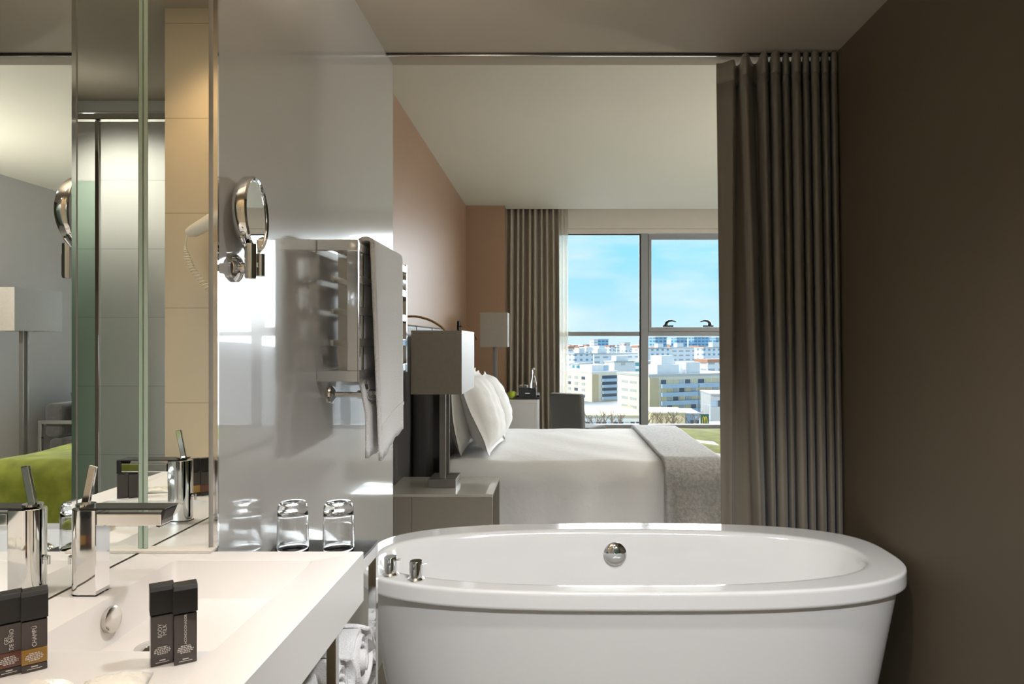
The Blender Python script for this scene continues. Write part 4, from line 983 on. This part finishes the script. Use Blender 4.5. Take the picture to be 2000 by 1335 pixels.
# bare trees
def bare_tree(seed, hgt):
    rnd = random.Random(seed); b = MB()
    def grow(p, d, l, r, lev):
        q = p + d * l; b.tube([p, (p + q) / 2 + Vector((rnd.uniform(-.06, .06), rnd.uniform(-.06, .06), 0)) * l, q], [r, r * .85, r * .7], 5)
        if lev == 0: return
        for k in range(3 if lev > 1 else 4):
            nd = (d + Vector((rnd.uniform(-.75, .75), rnd.uniform(-.75, .75), rnd.uniform(-.1, .5)))).normalized()
            grow(q if k else p + d * l * .7, nd, l * rnd.uniform(.6, .8), r * .6, lev - 1)
    grow(Vector((0, 0, 0)), Vector((0, 0, 1)), hgt * .32, hgt * .024, 3); return b
spots = [(1148, 830), (1162, 834), (1180, 831), (1196, 835), (1210, 832), (1268, 828), (1280, 832), (1296, 831), (1306, 834), (1316, 832), (1352, 836)]
protos = []
desc = ['bare tree close to the desk chair', 'bare tree over left end of the grass strip', 'bare tree above the middle of the grass strip', 'bare tree at right end of the grass strip', 'bare tree left of the window mullion', 'bare tree just right of the window mullion', 'bare tree before left part of sandy wall', 'bare tree before middle of sandy wall', 'slim bare tree before sandy wall', 'bare tree before right part of sandy wall', 'bare tree before the small grey building']
for i, (px_, py_) in enumerate(spots):
    d = 188 - (i % 3) * 4; x = px2x(px_, d)
    if i < 3:
        t = thing('bare_tree', (x, d, GZ), desc[i], 'tree', group='bare street trees'); bare_tree(20 + i, 8.6 + i * .8).build('branches', CM['trunk'], t); protos.append(t)
    else:
        t = copy_tree(protos[i % 3]); t.location = (x, d, GZ); t.rotation_euler = (0, 0, i * 1.3); t['label'] = desc[i]

# white blocks further back
fw = facade_mat('white_blue', (0.80, 0.80, 0.79), (0.22, 0.36, 0.46), 4.2, 3.0, 0.45, 0.42)
fw2 = facade_mat('white_grey', (0.82, 0.81, 0.78), (0.40, 0.44, 0.48), 6.5, 3.1, 0.62, 0.36)
fb = facade_mat('blue_tower', (0.30, 0.48, 0.60), (0.10, 0.22, 0.34), 5.0, 3.2, 0.7, 0.5)
ft = facade_mat('cream_far', (0.75, 0.66, 0.56), (0.40, 0.34, 0.32), 5.0, 3.2, 0.4, 0.4)
def far(px0, pxc, px1, ytop, d, m, label, name='white_block', roof='roofgrey', ang=32, group=None, hat=None, roofh=0.8):
    t, ll, lr, h = block(px0, pxc, px1, ytop, d, name, label, None, None, ang=ang, group=group)
    ll = min(max(ll, 8), 80)
    add_box_part(t, 'walls', m, 0, lr, 0, ll, 0, h)
    add_box_part(t, 'roof', CM[roof], -0.4, lr + 0.4, -0.4, ll + 0.4, h, h + roofh)
    if hat: add_box_part(t, 'rooftop_hut', CM['white'], lr * hat[0], lr * hat[1], 1, ll * .6, h + roofh, h + roofh + hat[2])
    return t
far(1104, 1122, 1158, 692, 410, fw, 'white block with dark windows at left edge of view', hat=(.3, .6, 3))
far(1150, 1160, 1246, 692, 430, fw2, 'long white block above the left cream apartments', hat=(.1, .3, 3))
far(1190, 1200, 1258, 708, 330, facade_mat('plain_white', (0.82, 0.80, 0.76), (0.6, 0.55, 0.5), 9, 5, .3, .3), 'low white building with terrace left of mullion', hat=(.1, .5, 2.5))
far(1118, 1130, 1156, 712, 375, facade_mat('teal_white', (0.75, 0.78, 0.78), (0.08, 0.32, 0.42), 4.0, 3.0, .55, .5), 'small white block with teal windows beside the curtain')
far(1254, 1262, 1312, 681, 420, fw, 'white apartment block right of mullion', hat=(.5, .7, 2.5))
far(1306, 1312, 1372, 680, 490, fw2, 'white apartment block with balconies in middle of right pane', hat=(.2, .4, 3))
far(1366, 1374, 1440, 680, 425, fw, 'white apartment block at right, beside the taupe curtain', hat=(.3, .5, 3))
far(1252, 1262, 1300, 708, 320, facade_mat('teal_dark', (0.45, 0.52, 0.55), (0.05, 0.2, 0.26), 8, 3, .7, .5), 'dark teal roofed shed behind the long cream block')
far(1372, 1382, 1440, 708, 310, fw2, 'low building with terracotta roof near right curtain', roof='terra', roofh=1.6)
far(1262, 1280, 1302, 659, 640, fb, 'blue tower just right of mullion near horizon', 'tower')
far(1316, 1322, 1342, 660, 650, fb, 'blue tower in middle of right pane near horizon', 'tower')
far(1350, 1356, 1388, 659, 660, fb, 'broad blue tower at right near horizon', 'tower')
far(1392, 1398, 1430, 660, 640, fb, 'blue-grey tower beside the taupe curtain near horizon', 'tower')
far(1154, 1160, 1168, 664, 700, fw2, 'narrow white tower in left pane near horizon', 'tower')
far(1164, 1168, 1188, 663, 720, fb, 'teal-blue tower in left pane near horizon', 'tower')
far(1214, 1220, 1230, 670, 650, ft, 'cream tower left of mullion near horizon', 'tower')
rnd = random.Random(12); used = []; n_ = 0
for i in range(400):
    d = rnd.uniform(500, 900); px_ = rnd.uniform(1106, 1425); yt = 668 + 16 * (620 / d) * rnd.uniform(.55, .95)
    x = px2x(px_, d)
    if any(math.hypot(x - a_, d - b_) < 26 for a_, b_ in used) or (630 < d < 760 and px_ > 1255): continue
    used.append((x, d)); n_ += 1
    far(px_ - rnd.uniform(2, 4), px_, px_ + rnd.uniform(6, 11) * 600 / d, yt, d, rnd.choice([fw, fw2, ft, fw2]), 'small pale house in the crowd of rooftops near horizon', 'distant_house', roof=rnd.choice(['terra', 'terra', 'roofgrey', 'white']), group='distant houses near the horizon', roofh=rnd.uniform(1, 2.4))
    if n_ >= 44: break
# hills on the horizon
b = MB(); rg = []
for j in range(4):
    row = []
    for i in range(61):
        x = -1500 + 50 * i; hh = 22 + 10 * math.sin(i * .35) + 7 * math.sin(i * .83 + 1)
        row.append(Vector((x, 2200 + j * 120, GZ + hh * (0, .8, 1, .9)[j])))
    rg.append(row)
b.rings(rg, False)
hl = b.build('hills', CM['hill'], smooth=True); struct(hl, 'hazy blue-grey hills on the horizon')
